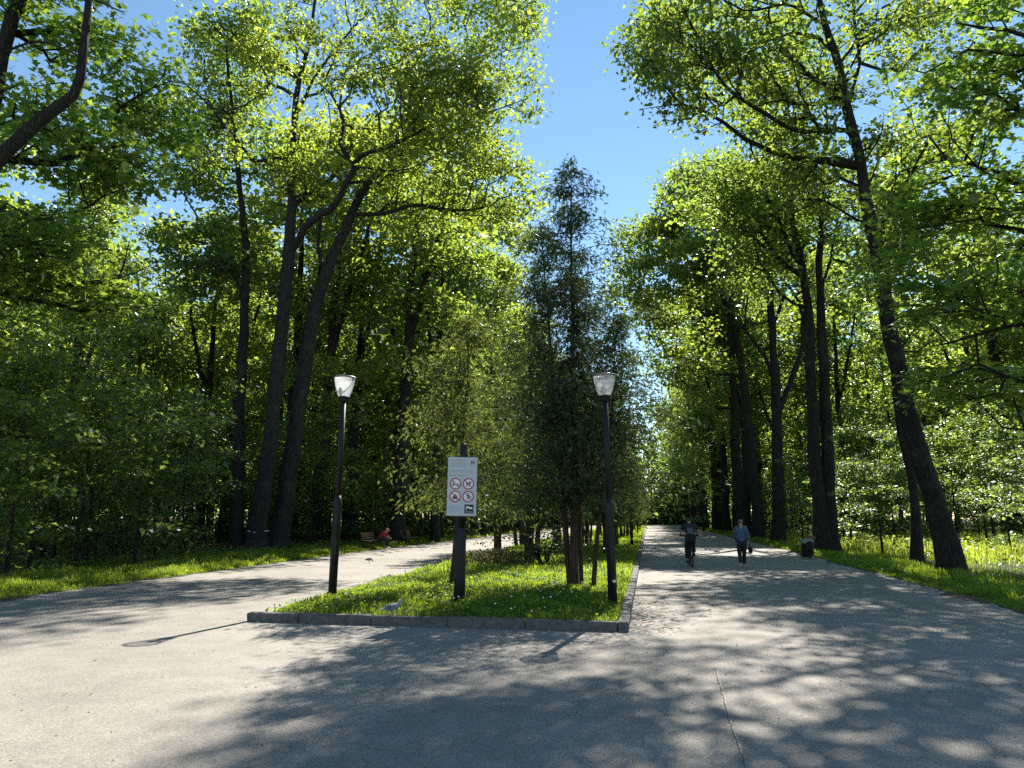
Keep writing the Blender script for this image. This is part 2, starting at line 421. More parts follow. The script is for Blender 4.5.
# --- right side: the big leaning trunk
hero('leaning_trunk_tree', 6, (952, 572), None,
     [(952, 568, 14.5), (944, 530, 12.6), (930, 490, 12.2), (918, 445, 11.4), (904, 395, 10.6), (894, 345, 9.8), (886, 300, 9.2), (876, 250, 8.4), (866, 200, 7.6), (858, 150, 6.8), (848, 110, 6.2), (836, 60, 5.2), (824, 20, 4.4), (812, -40, 3.4), (806, -120, 2)],
     [[(856, 140, 4.2), (840, 128, 4.0, -.4), (804, 132, 3.6, -1), (758, 108, 3.2, -1.6), (724, 85, 2.6, -2), (700, 47, 2.0, -2.2), (684, 15, 1.4, -2.2), (676, -30, .9, -2)],
      [(848, 110, 3.6), (858, 60, 3.2, .5), (856, 0, 2.6, 1), (870, -60, 1.8, 1.5)],
      [(828, 30, 2.8), (790, 6, 2.4, -1), (750, 10, 1.8, -1.6), (718, -5, 1.2, -2)],
      [(876, 245, 3.4), (900, 190, 3.0, 1), (930, 160, 2.4, 1.6), (965, 165, 1.8, 2)],
      [(836, 60, 3.0), (870, 20, 2.6, 2), (920, -20, 2, 3)]],
     [(700, 70, 52, 48, -2, 2.6, 85), (664, 45, 30, 60, 0, 2.4, 48), (768, -25, 74, 45, -1.5, 3, 80), (780, 70, 62, 60, -.5, 3.4, 85), (790, 150, 46, 36, 0, 2.4, 45), (880, 40, 85, 70, 1.5, 3.6, 80), (850, 160, 75, 55, 1, 3.0, 55),
      (850, -90, 140, 60, 1, 4.5, 90), (940, 130, 70, 70, 2, 3.0, 70), (880, 250, 60, 60, 2, 2.6, 45), (960, 20, 80, 80, 3, 3.4, 75), (670, 10, 32, 40, -2, 1.6, 26), (775, 190, 40, 30, 1, 2, 16)],
     'massive dark trunk leaning left over the road with one long arching limb', LEAF_OAK, BARK, per=17, size=(.12, .21), tintbias=.5,
     spread=(.32, .32, .20), sig=(.52, .52, .28), thin=.80)
# --- right side: off-frame maple hanging in from the right
hero('maple_tree', 7, (1190, 600), None,
     [(1188, 590, 19), (1180, 480, 16), (1165, 350, 13), (1150, 230, 11), (1130, 120, 9), (1110, 20, 7), (1100, -80, 4)],
     [[(1166, 350, 7), (1120, 330, 6, .5), (1060, 320, 4.6, 1), (990, 330, 3.2, 1.6), (930, 345, 2, 2)],
      [(1150, 230, 7), (1100, 190, 6, 1), (1040, 178, 4.6, 1.5), (985, 172, 3.4, 2), (940, 166, 2.4, 2), (900, 170, 1.4, 2)],
      [(1130, 120, 6), (1080, 70, 5, -1), (1020, 30, 3.6, -1), (960, 20, 2.4, -1)],
      [(1176, 430, 6), (1120, 420, 4.6, 2), (1060, 430, 3.2, 3), (1000, 425, 2, 4)]],
     [(960, 200, 75, 48, 2.5, 2.2, 50), (990, 90, 80, 60, 0, 2.4, 48), (985, 300, 95, 50, 2.5, 2.2, 62), (960, 380, 80, 34, 4, 2.2, 40), (1040, 200, 60, 120, 2, 2.4, 44), (1040, 0, 70, 60, 0, 3, 30),
      (905, 270, 34, 44, 3, 2, 26)],
     'green maple outside right edge whose layered boughs hang into the picture', LEAF_MAPLE, BARK, per=18, size=(.11, .20), tpl=T_MAPLE,
     spread=(.36, .36, .10), tintbias=.45, flat=.45, k=6, sig=(.55, .55, .12))
# --- twin trunk
hero('twin_trunk_tree', 8, (826, 553), None,
     [(824, 549, 11), (819, 500, 8.6), (814, 440, 7.4), (811, 380, 6.4), (808, 320, 5.6), (803, 270, 4.8), (792, 220, 3.8), (785, 150, 2.8), (790, 80, 1.8)],
     [[(785, 150, 2.6), (750, 110, 2.2, -1.5), (710, 70, 1.7, -2.5), (675, 40, 1.1, -3)], [(803, 270, 3.4), (785, 240, 3, -1), (765, 190, 2.4, -2), (750, 140, 1.6, -2)], [(818, 300, 3.0), (832, 250, 2.6, 1), (840, 190, 2, 1)],
      [(810, 340, 3), (796, 300, 2.6, 2), (780, 275, 2, 3)]],
     [(790, 190, 75, 70, 0, 4.5, 150), (765, 250, 60, 50, -1, 4, 80), (840, 240, 60, 70, 2, 4, 80), (665, 28, 36, 38, -3, 2.4, 40), (715, 40, 50, 50, -3, 3, 26), (790, 80, 80, 60, 0, 4.4, 70), (760, 150, 60, 50, -1, 4, 50), (720, 200, 45, 45, -1, 3.5, 60)],
     'thick twin-stemmed tree standing right of the litter bin', LEAF_WOOD, BARK, per=20, size=(.15, .27), tintbias=.55, spread=(.4, .4, .24),
     extra_trunks=[[(832, 553, 10), (829, 500, 8.0), (827, 440, 7.0), (824, 380, 6.2), (821, 320, 5.4), (819, 270, 4.6), (822, 200, 3.2), (826, 120, 2)]])
hero('slim_leaning_tree', 9, (917, 563), None,
     [(917, 560, 7), (914, 510, 5.6), (908, 460, 5.0), (898, 410, 4.4), (893, 350, 3.8), (888, 280, 3.0), (880, 200, 2)],
     [], [(890, 230, 55, 60, 2, 3, 70), (910, 330, 40, 40, 2, 2.4, 26), (930, 150, 50, 50, 3, 3, 40)],
     'slim dark tree growing close behind the massive leaning trunk', LEAF_WOOD, BARK, per=21, size=(.15, .27), tintbias=.5, spread=(.36, .36, .2))
# --- cluster down the right verge
hero('forked_verge_tree', 10, (779, 543), None,
     [(779, 540, 8.5), (778, 480, 7.0), (777, 415, 6.2), (773, 350, 4.8), (770, 300, 4.4), (768, 250, 3.6), (765, 190, 2.4)],
     [[(777, 415, 5.0), (790, 385, 4.6), (800, 350, 4.0), (803, 300, 3.2, 1), (805, 240, 2, 1)], [(772, 330, 3), (782, 300, 2.8), (786, 260, 2)],
      [(778, 400, 3.4), (766, 360, 2.8, -2), (745, 330, 2.2, -3)]],
     [(760, 225, 75, 55, 0, 6, 170), (700, 260, 60, 55, -2, 5, 110), (790, 290, 55, 40, 2, 5, 60)],
     'dark trunk forking in a V right of the walking woman', LEAF_OAK, BARK, per=24, size=(.19, .35), tintbias=.62, spread=(.46, .46, .28))
hero('bowed_verge_tree', 11, (760, 540), None,
     [(759, 537, 7.5), (754, 480, 6.0), (748, 420, 5.2), (740, 360, 4.6), (728, 310, 3.8), (712, 270, 3.0), (690, 240, 2.2), (665, 222, 1.4)],
     [[(740, 360, 3), (720, 330, 2.6), (690, 318, 2, -1), (650, 320, 1.2, -2)], [(728, 310, 2.6), (735, 260, 2.2), (728, 200, 1.4)],
      [(712, 270, 2), (680, 265, 1.5), (645, 280, .9)]],
     [(662, 232, 46, 40, -1, 5, 120), (640, 280, 26, 34, -1, 4, 50), (690, 185, 34, 26, 0, 5, 50), (720, 190, 60, 45, 1, 5, 120), (660, 310, 38, 40, -1, 4, 60), (690, 370, 45, 40, 0, 4, 60)],
     'dark verge tree bowing left so its crown overhangs the road', LEAF_OAK, BARK, per=24, size=(.19, .35), tintbias=.66, spread=(.46, .46, .28))
hero('plain_verge_tree', 12, (742, 537), None,
     [(741, 534, 6), (738, 480, 5.0), (734, 400, 4.2), (731, 330, 3.4), (735, 260, 2.4), (742, 200, 1.4)],
     [], [(700, 300, 50, 50, 3, 6, 110), (745, 330, 50, 60, 3, 6, 80), (690, 420, 34, 30, 2, 4, 40)],
     'straight thin dark trunk directly behind the walking woman', LEAF_WOOD, BARK, per=24, size=(.26, .42), tintbias=.5, spread=(.46, .46, .28))

# ================================================================== CONIFERS ON THE ISLAND
def thuja(seed, height, rad, stems, z0=1.6, dens=1.0, topthin=0.35, leafmat=LEAF_THUJA):
    """ragged arbor vitae: stems with many fine ascending boughs that carry flat hanging sprays"""
    T = Tree(seed); r = T.r
    boughs = []
    for (dx, dy, lx, ly, h, r0) in stems:
        pts = [(dx, dy, -.12), (dx + lx * .25, dy + ly * .25, h * .25), (dx + lx * .6, dy + ly * .6, h * .55), (dx + lx, dy + ly, h)]
        T.stem(pts, [r0 * 1.15, r0 * .9, r0 * .55, .008], okfrom=.1, wob=.035, step=.4)
        n = int(h * 11 * dens * (1 - .25 * topthin))
        for k in range(n):
            u = r.random() ** (.8 + .7 * topthin)
            z = z0 * r.uniform(.75, 1.1) + u * (h - z0) * .99
            f = min(.995, (z - z0) / (h - z0))
            L = rad * (1 - max(f, 0)) ** .55 * r.uniform(.25, 1.3) * (1 if h > height * .9 else .8) + .12
            a = r.uniform(0, 2 * math.pi)
            fz = z / h
            sx, sy = dx + lx * fz, dy + ly * fz
            boughs.append((sx, sy, z, a, L, f))
    c, nn, dd, ss, tt = [], [], [], [], []
    for (sx, sy, z, a, L, f) in boughs:
        A = np.array(T.pos); j = int(np.argmin(np.abs(A[:, 2] - (z - .1)) + 3 * np.hypot(A[:, 0] - sx, A[:, 1] - sy) + np.where(T.ok, 0, 99)))
        p0 = A[j]; par = j; m = 4
        out = np.array([math.cos(a), math.sin(a), 0])
        prevp = p0
        for q in range(1, m + 1):
            u = q / m
            pt = p0 + out * L * u + UP * (L * (.45 * u - .42 * u * u) + r.normal(0, .03))
            par = T.add(pt, par, 0.010 * (1.4 - u)); T.ok[-1] = False
            ns = int((7 + 22 * u) * dens * (1 - topthin * max(f, 0)))
            for _ in range(max(2, ns)):
                w = r.random()
                b = prevp * (1 - w) + pt * w + r.normal(0, .05 + .085 * L, 3) * np.array([1, 1, .8]) - UP * abs(r.normal(0, .12))
                c.append(b)
                d = out * .5 + r.normal(0, .7, 3); d[2] = -abs(r.normal(.55, .4)); dd.append(d)
                nrm = r.normal(0, 1, 3); nrm[2] *= .6; nn.append(nrm)
                ss.append(r.uniform(.10, .21)); tt.append(np.clip(r.normal(.42, .24), 0, 1))
            prevp = pt
        T.tips.append(par)
    w = T.wood('conifer_trunk_mesh', tip=.006, flare=.35, rough=.12); w.materials.append(BARK_THUJA)
    v, f, fs, t2 = leaf_arrays(np.array(c), np.array(nn), np.array(dd), np.array(ss), np.array(tt), T_SPRAY)
    lf = mesh_np('conifer_crown_mesh', v, f, fs, tint=t2); lf.materials.append(leafmat)
    return w, lf

LZ = 0.12   # lawn level
def isl(px, py): return G(px, py, LZ)
def place_px(px, D):
    p = RT * ((px - CX) / F * D * 1.0) + FW * D
    return np.array([p[0], p[1], LZ])

def height_for(px, py, D): return float(P(px, py, D)[2]) - LZ

b = isl(574, 587); Db = float(b @ FW)
w, lf = thuja(21, height_for(577, 158, Db), 2.5, [(0, 0, .10, 0, height_for(577, 158, Db), .088), (-.08, .04, -.62, .2, height_for(548, 215, Db), .075), (.42, .12, .75, .1, height_for(612, 300, Db), .058), (.12, .5, -.2, .6, height_for(562, 250, Db), .06)], z0=2.25, dens=1.4, topthin=.45)
put_tree('conifer_tree', w, lf, b, 0, 1, 'tallest ragged conifer, several reddish stems rising beside the right lamp', cat='conifer')
b = isl(454, 585); Db = float(b @ FW)
w2, lf2 = thuja(22, height_for(466, 290, Db), 1.95, [(0, 0, .32, .1, height_for(466, 290, Db), .085)], z0=2.1, dens=1.3, topthin=.35, leafmat=LEAF_OLIVE)
put_tree('conifer_tree', w2, lf2, b, 0, 1, 'thin olive conifer with a curved stem right behind the rules sign', cat='conifer')
w3, lf3 = thuja(23, 8.4, 2.0, [(0, 0, .1, .05, 8.0, .12), (.3, .2, .5, .2, 6.6, .08)], z0=1.7, dens=1.15)
w4, lf4 = thuja(24, 7.0, 1.6, [(0, 0, -.2, .1, 7.0, .11), (-.25, .1, -.7, .1, 5.6, .07), (.25, -.1, .4, 0, 5.9, .07)], z0=1.7, dens=1.15, leafmat=LEAF_OLIVE)
BACKCON = [  # px, D, mesh, scale, label
    (529, 26.0, 0, 1.15, 'bushy conifer behind dark shrub, left of the tallest conifer'),
    (604, 30.0, 1, 1.1, 'conifer with pale trunk seen just left of the right lamp post'),
    (557, 33.0, 0, 1.0, 'conifer in the second row seen between shrub and tallest conifer'),
    (498, 33.5, 1, 1.3, 'conifer at lawn edge near the left path, right of the sign'),
    (523, 40.0, 1, 1.4, 'twin-stemmed conifer at far edge of lawn, beside left path'),
    (612, 41.0, 0, 1.3, 'conifer overhanging the right kerb beyond the right lamp'),
    (585, 43.0, 1, 1.0, 'conifer in the middle of the row, far behind the right lamp')]
for i, (px, D, k, s, lab) in enumerate(BACKCON):
    put_tree('conifer_tree', (w3, w4)[k], (lf3, lf4)[k], place_px(px, D), i * 1.7 + .4, s, lab, group='conifers on the lawn', cat='conifer')
k = 0
for Y in (50, 58, 66, 75, 84, 95, 108, 124, 142, 165):
    for X in (-1.9, -4.6):
        k += 1
        put_tree('conifer_tree', (w3, w4)[k % 2], (lf3, lf4)[k % 2], (X + random.Random(k).uniform(-.4, .4), Y + random.Random(k + 50).uniform(-2, 2), LZ), k * 2.1,
                 random.Random(k).uniform(.85, 1.2), 'distant dark conifer in the row dividing the two paths', group='distant conifers in the dividing row', cat='conifer')

# ================================================================== THE WOODS: PROTOTYPES AND COPIES
def wood_proto(seed, h, r0, crown_r, zc, lean=(0, 0), n=210, per=16, size=(.20, .36), mat=LEAF_WOOD, fork=True, tb=.5):
    T = Tree(seed); r = T.r
    pts = [(0, 0, -.2), (lean[0] * .15, lean[1] * .15, h * .2), (lean[0] * .45, lean[1] * .45, h * .5), (lean[0], lean[1], h * .92)]
    T.stem(pts, [r0 * 1.1, r0 * .9, r0 * .62, .03], okfrom=.30, wob=.07)
    if fork:
        a = r.uniform(0, 6.28); z = h * .42
        T.stem([(lean[0] * .4, lean[1] * .4, z), (lean[0] * .5 + math.cos(a) * 1.2, lean[1] * .5 + math.sin(a) * 1.2, z + h * .16), (lean[0] + math.cos(a) * 2.4, lean[1] + math.sin(a) * 2.4, h * .85)],
               [r0 * .5, r0 * .38, .03], attach=True, okfrom=.2, wob=.08)
    att = []
    m = int(n * .25)
    z = zc + (h - zc) * r.random(m) ** .75
    f = (z - zc) / (h - zc)
    prof = crown_r * np.clip(np.sin(np.pi * (0.18 + .80 * f)) ** .8, .15, 1)
    a = r.uniform(0, 2 * math.pi, m); rr = prof * r.random(m) ** .55
    lump = 1 + .30 * np.sin(a * 3 + f * 7 + seed)
    x = lean[0] * f + np.cos(a) * rr * lump; y = lean[1] * f + np.sin(a) * rr * lump
    T.grow(T.clump(np.stack([x, y, z], 1), 7, (.62, .62, .30)), pen=.28)
    w = T.wood('wood_trunk_mesh', flare=.45, tip=.012, ex=2.15); w.materials.append(BARK)
    lf = T.leaves('wood_crown_mesh', per, size, (.44, .44, .24), T_RHOMB, .8, tb); lf.materials.append(mat)
    return w, lf

WOODS = [wood_proto(31, 21, .26, 3.6, 6.0, (.6, .3)), wood_proto(32, 23, .30, 4.0, 7.5, (-.7, .2)), wood_proto(33, 19, .20, 3.2, 4.5, (.2, -.6), n=190),
         wood_proto(34, 24, .34, 4.6, 8.0, (.3, .6), n=250, mat=LEAF_OAK, tb=.58), wood_proto(35, 17, .15, 2.8, 3.5, (-.4, -.3), n=170, fork=False)]
def under_proto(seed, h, cr, n, per, size, tpl=T_RHOMB, mat=LEAF_UNDER, z0=.5, stems=1, tb=.5):
    T = Tree(seed); r = T.r
    for s_ in range(stems):
        a = r.uniform(0, 6.28); l = 0 if stems == 1 else r.uniform(.2, .5) * cr
        T.stem([(0.05 * s_, 0, -.1), (math.cos(a) * l * .5, math.sin(a) * l * .5, h * .4), (math.cos(a) * l, math.sin(a) * l, h * .9)], [.045 + .006 * h, .03, .012], okfrom=.12, wob=.05, step=.3)
    m = int(n * .36); nl = 3 + stems + int(h / 2)
    lz = z0 + (h - z0) * np.linspace(.12, .95, nl) + r.normal(0, .1 * h, nl); la = r.uniform(0, 6.28, nl); lr = cr * r.uniform(.15, .75, nl)
    q = r.integers(0, nl, m)
    c = np.stack([np.cos(la[q]) * lr[q], np.sin(la[q]) * lr[q], lz[q]], 1) + r.normal(size=(m, 3)) * np.array([cr * .42, cr * .42, h * .09])
    c[:, 2] = np.clip(c[:, 2], z0, h * 1.05)
    T.grow(T.clump(c, 4, (.32, .32, .12)), step=.45, pen=.2, zpen=.4)
    w = T.wood('sapling_stem_mesh', tip=.006, flare=.2); w.materials.append(BARK)
    lf = T.leaves('sapling_crown_mesh', max(6, int(per * .5)), size, (.24, .24, .10), tpl, .5, tb); lf.materials.append(mat)
    return w, lf
UNDER = [under_proto(41, 4.6, 1.7, 85, 26, (.09, .18), T_MAPLE), under_proto(42, 6.5, 1.9, 120, 26, (.09, .18), T_MAPLE, z0=1.0), under_proto(43, 2.6, 1.2, 50, 24, (.11, .18), T_OVAL, stems=3, z0=.25),
         under_proto(44, 8.5, 2.2, 150, 28, (.12, .22), T_RHOMB, z0=1.6, mat=LEAF_WOOD), under_proto(45, 3.4, 1.3, 60, 24, (.12, .19), T_OVAL, stems=2, z0=.5)]

rs = random.Random(5)
taken = []
def free(x, y, d):
    for (a, b_) in taken:
        if (a - x) ** 2 + (b_ - y) ** 2 < d * d: return False
    return True
for (px, py) in ((256, 551), (278, 550), (237, 551), (385, 538), (952, 572), (1190, 600), (826, 553), (917, 563), (779, 543), (760, 540), (742, 537)):
    g = G(px, py); taken.append((g[0], g[1]))
g = G(-100, 597); taken.append((g[0], g[1]))

def in_view(x, y, m=6.0):
    d = x * FW[0] + y * FW[1]; l = x * RT[0] + y * RT[1]
    return d > 3 and abs(l) < d * (CX / F) + m

def region_label(x, y):
    side = 'left' if x < 0 else 'right'
    if y < 48: band = 'nearer part of the wood'
    elif y < 85: band = 'middle depth of the wood'
    else: band = 'far depth of the wood'
    return side, band

def clearing(x, y):   # the sunny meadow on the right, and the sun's way into it
    return 9.5 < x < 34 and 24 < y < 70 and not (y > 56 and x > 28)

# avenue rows along both outer verges
for side in (-1, 1):
    Y = 44.0 if side < 0 else 62.0
    while Y < 230:
        x = (-15.6 if side < 0 else 8.9) + rs.uniform(-.8, .8)
        if free(x, Y, 3.5):
            k = rs.choice([0, 1, 3, 3]); s = rs.uniform(1.1, 1.32)
            taken.append((x, Y))
            put_tree('avenue_tree', WOODS[k][0], WOODS[k][1], (x, Y, 0), rs.uniform(0, 6.28), s,
                     'tall verge tree in the row lining the %s' % ('left path beyond the oak pair' if side < 0 else 'right road beyond the forked trees'),
                     group='verge trees lining the %s' % ('left path' if side < 0 else 'right road'))
        Y += rs.uniform(5.0, 7.0)
# tall crowns behind the oak pair
for px, D, k, sc_ in ((322, 47.5, 3, 1.25), (292, 50.5, 3, 1.3), (352, 52, 1, 1.3), (66, 39.5, 1, .92)):
    p = place_px(px, D); taken.append((p[0], p[1]))
    put_tree('woodland_tree', WOODS[k][0], WOODS[k][1], (p[0], p[1], 0), px * .37, sc_, 'tall full-crowned tree in the wood right behind the oaks and the left verge', group='tall trees right behind the left verge')
# the trees that close the view where the road ends
for i in range(16):
    x = -16 + i * 2.1 + rs.uniform(-.6, .6); Y = 190 + rs.uniform(-5, 10)
    k = rs.choice([2, 4, 2]); taken.append((x, Y))
    put_tree('woodland_tree', WOODS[k][0], WOODS[k][1], (x, Y, 0), rs.uniform(0, 6.28), rs.uniform(.8, 1.15), 'far dark tree closing the view at the end of the road', group='trees closing the end of the road')
    if i % 2: put_tree('sapling', UNDER[3][0], UNDER[3][1], (x + .8, Y - 3, 0), rs.uniform(0, 6.28), 1.3, 'far dark sapling in the hedge-like growth ending the road', group='saplings closing the end of the road', cat='sapling', trunkname='stem')
nw = 0
for tries in range(6000):
    if nw >= 215: break
    left = rs.random() < .54
    x = rs.uniform(-75, -19) if left else rs.uniform(11.5, 70)
    y = 8 + 130 * rs.random() ** 1.25
    if not in_view(x, y, 5) or (not left and clearing(x, y)): continue
    if not left and y < 20: continue
    if left and y < 14 and x > -24: continue
    d_ = x * FW[0] + y * FW[1]; p_ = CX + F * (x * RT[0] + y * RT[1]) / d_
    if 215 < p_ < 340 and d_ < 41: continue
    if left and x > -40 and y < 60 and rs.random() < .82: continue
    if not left and x < 30 and y < 30 and rs.random() < .6: continue
    if not free(x, y, 3.6): continue
    taken.append((x, y)); nw += 1
    k = rs.choice([0, 1, 2, 2, 4, 4, 3]); s = rs.uniform(.9, 1.15) * (1.15 if y > 48 else 1)
    side, band = region_label(x, y)
    put_tree('woodland_tree', WOODS[k][0], WOODS[k][1], (x, y, 0), rs.uniform(0, 6.28), (s, s, s * rs.uniform(.92, 1.12)),
             'slim dark-trunked tree in the %s beyond the %s' % (band, 'left path' if left else 'right road'),
             group='trees in the %s beyond the %s' % (band, 'left path' if left else 'right road'))
# understorey
nu = 0
for tries in range(6000):
    if nu >= 175: break
    left = rs.random() < .6
    if left:
        y = 9 + 62 * rs.random() ** 1.3; x = -17.2 - 24 * rs.random() ** 1.6
    else:
        y = 17 + 75 * rs.random(); x = 11.5 + 34 * rs.random() ** 1.2
    if not in_view(x, y, 2) : continue
    k = rs.choice([0, 0, 1, 1, 2, 3, 3, 4])
    if not left and clearing(x, y):
        if y < 47 or k == 2: continue
        k = rs.choice([1, 3, 0])
    if not left and y < 24 and k in (1, 3): continue
    d_ = x * FW[0] + y * FW[1]; p_ = CX + F * (x * RT[0] + y * RT[1]) / d_
    if 205 < p_ < 345 and d_ < 41: continue          # nothing grows in front of the oak pair
    if not free(x, y, 1.5): continue
    taken.append((x, y)); nu += 1
    s = rs.uniform(.8, 1.2)
    side, band = region_label(x, y)
    put_tree('sapling', UNDER[k][0], UNDER[k][1], (x, y, 0), rs.uniform(0, 6.28), s,
             'leafy sapling filling the shade in the %s beyond the %s' % (band, 'left path' if left else 'right road'),
             group='saplings in the %s beyond the %s' % (band, 'left path' if left else 'right road'), cat='sapling', trunkname='stem')
# saplings one can point at
SAP = [(135, 541, 0, .62, 'young sapling with a bare thin stem, on verge below the dark wood'), (30, 560, 4, .8, 'small sapling on the left verge by the picture edge'),
       (70, 552, 0, .8, 'low leafy sapling on the left verge between two smaller ones'), (1012, 556, 1, .72, 'pale green sunlit sapling at right edge by the meadow'),
       (883, 556, 3, .62, 'thin-stemmed sapling between twin-stemmed tree and leaning trunk'), (803, 543, 1, .9, 'slim sapling against the meadow, left of twin-stemmed tree'),
       (852, 548, 3, .75, 'thin dark sapling right of the twin-stemmed tree'), (845, 547, 0, 1.05, 'short bushy sapling touching the twin-stemmed tree'),
       (704, 532, 1, 1.5, 'bright yellow-green sapling between cyclist and woman'), (330, 541, 0, 1.0, 'dark sapling right behind the left lamp post'),
       (190, 541, 1, .9, 'sapling under the straight oak at the verge edge'), (440, 536, 4, 1.5, 'leafy bush across the left path behind the sign')]
for (px, py, k, s, lab) in SAP:
    put_tree('sapling', UNDER[k][0], UNDER[k][1], G(px, py), px * .1, s, lab, cat='sapling', trunkname='stem')
# ================================================================== GROUND, PATHS, KERB, LAWN
def jit(y, seed, amp): return amp * (mnoise.noise((y * .9, seed, 0)) + .5 * mnoise.noise((y * 3.1, seed, 4)))
def x_left(y): return float(np.interp(y, [-40, 13, 37, 120], [-13.1, -13.1, -14.3, -14.5])) + jit(y, 3.3, .10)
def x_right(y): return float(np.interp(y, [-40, 13, 15, 37, 120], [6.6, 6.6, 6.55, 7.1, 7.2])) + jit(y, 7.7, .10)
def x_isl(y): return float(np.interp(y, [11, 13.6, 25, 40, 120], [-6.45, -6.62, -7.2, -7.5, -7.5])) + jit(y, 9.1, .07)
KY, KX = 11.12, -.34       # front and right faces of the kerb

# --- ground: forest floor of litter, bare soil and moss
t = NT('forest_floor'); v = t.coords()
n1 = t.noise(.35, 5, .6, v); n2 = t.noise(6.0, 6, .7, v); n3 = t.noise(38.0, 4, .7, v)
soil = t.ramp(n2, [(.30, (.040, .028, .018)), (.55, (.085, .062, .040)), (.75, (.15, .12, .085))])
green = t.ramp(n3, [(.3, (.022, .050, .010)), (.7, (.060, .10, .020))])
c = t.mix(t.ramp(n1, [(.42, (0,) * 3), (.58, (1,) * 3)]), soil, green)
vo = t.n('ShaderNodeTexVoronoi'); vo.inputs['Scale'].default_value = 16; t.l(v, vo.inputs['Vector'])
c = t.mix(t.ramp(vo.outputs['Color'], [(.72, (0,) * 3), (.78, (.6,) * 3)]), c, (.17, .13, .085))
t.principled(c, .95, t.bump(n3, .7, .04), spec=.1); M_FLOOR = t.m
bm = bmesh.new(); S = 900
for x, y in ((-S, -S), (S, -S), (S, S), (-S, S)): bm.verts.new((x, y, 0))
bm.faces.new(bm.verts); me = bpy.data.meshes.new('ground'); bm.to_mesh(me); bm.free()
tag(link('ground', me, M_FLOOR), kind='structure')

# --- asphalt: old, dusty, pale, with worn aggregate, patches and hairline cracks
t = NT('asphalt'); v = t.coords()
fine = t.noise(75, 3, .8, v); grit = t.noise(26, 5, .85, v); mid = t.noise(2.2, 6, .6, v); big = t.noise(.33, 4, .55, v)
base = t.ramp(big, [(.3, (.215, .192, .165)), (.7, (.290, .262, .226))])
base = t.mix(.75, base, t.ramp(mid, [(.25, (.70,) * 3), (.75, (1.12,) * 3)]), 'MULTIPLY')
base = t.mix(1.0, base, t.ramp(fine, [(.32, (.56,) * 3), (.5, (1.0,) * 3), (.68, (1.40,) * 3)]), 'MULTIPLY')
base = t.mix(.8, base, t.ramp(grit, [(.30, (.60,) * 3), (.5, (1,) * 3), (.72, (1.3,) * 3)]), 'MULTIPLY')
wv = t.n('ShaderNodeVectorMath', operation='ADD'); nc = t.n('ShaderNodeTexNoise'); nc.inputs['Scale'].default_value = .9; nc.inputs['Detail'].default_value = 5
t.l(v, nc.inputs['Vector']); t.l(v, wv.inputs[0]); t.l(nc.outputs['Color'], wv.inputs[1])
cr = t.n('ShaderNodeTexVoronoi', feature='DISTANCE_TO_EDGE'); cr.inputs['Scale'].default_value = .22; t.l(wv.outputs[0], cr.inputs['Vector'])
ck = t.ramp(cr.outputs['Distance'], [(.0, (1,) * 3), (.0035, (0,) * 3)])
msk = t.ramp(t.noise(.5, 3, .5, v), [(.50, (0,) * 3), (.60, (.5,) * 3)])
base = t.mix(t.mix(1, ck, msk, 'MULTIPLY'), base, (.07, .065, .06))
st = t.ramp(t.noise(1.1, 3, .5, v), [(.66, (0,) * 3), (.74, (.30,) * 3)])
base = t.mix(st, base, (.12, .11, .10))
t.principled(base, .88, t.bump(fine, .55, .008), spec=.25); M_ASPHALT = t.m

ys = list(np.arange(-30, 70, .4)) + list(np.arange(70, 186, 6.0))
vv, ff = [], []
for i, y in enumerate(ys):
    xl, xr = x_left(y), x_right(y)
    for q in range(9): vv.append((xl + (xr - xl) * q / 8, y, .010))
    if i:
        for q in range(8): a = (i - 1) * 9 + q; ff += [a, a + 1, a + 10, a + 9]
me = mesh_np('path', vv, ff, np.full(len(ff) // 4, 4)); tag(link('path', me, M_ASPHALT), kind='structure')

# --- crack that runs down the near right part, its edges crumbled pale
def strip(name, pts, w, z, mat):
    vs, fs = [], []
    pts = [np.array(p) for p in pts]; n = len(pts)
    for i, p in enumerate(pts):
        d = pts[min(i + 1, n - 1)] - pts[max(i - 1, 0)]; d = d / np.linalg.norm(d); nn = np.array([-d[1], d[0]])
        ww = w * (.35 + rng.random() * 1.1) * (1 if 0 < i < n - 1 else .2)
        vs += [(*(p[:2] + nn * ww), z), (*(p[:2] - nn * ww), z)]
        if i: a = 2 * i; fs += [a - 2, a - 1, a + 1, a]
    me = mesh_np(name, vs, fs, np.full(len(fs) // 4, 4)); return tag(link(name, me, mat), kind='structure')
cp = [G(*q)[:2] for q in ((714, 668), (719, 684), (724, 702), (729, 722), (736, 742), (744, 764), (752, 790))]
fine_pts = []
for a, b in zip(cp[:-1], cp[1:]):
    for u in np.linspace(0, 1, 14, endpoint=False):
        fine_pts.append(a * (1 - u) + b * u + rng.normal(0, .0045, 2))
strip('crack_edge', [p + np.array([.011, 0]) for p in fine_pts], .007, .0145, plain('crumbled_asphalt', (.30, .275, .235), .95, bump=.4, scale=60))
strip('crack', fine_pts, .0030, .0185, plain('crack_dark', (.07, .065, .058), .95))

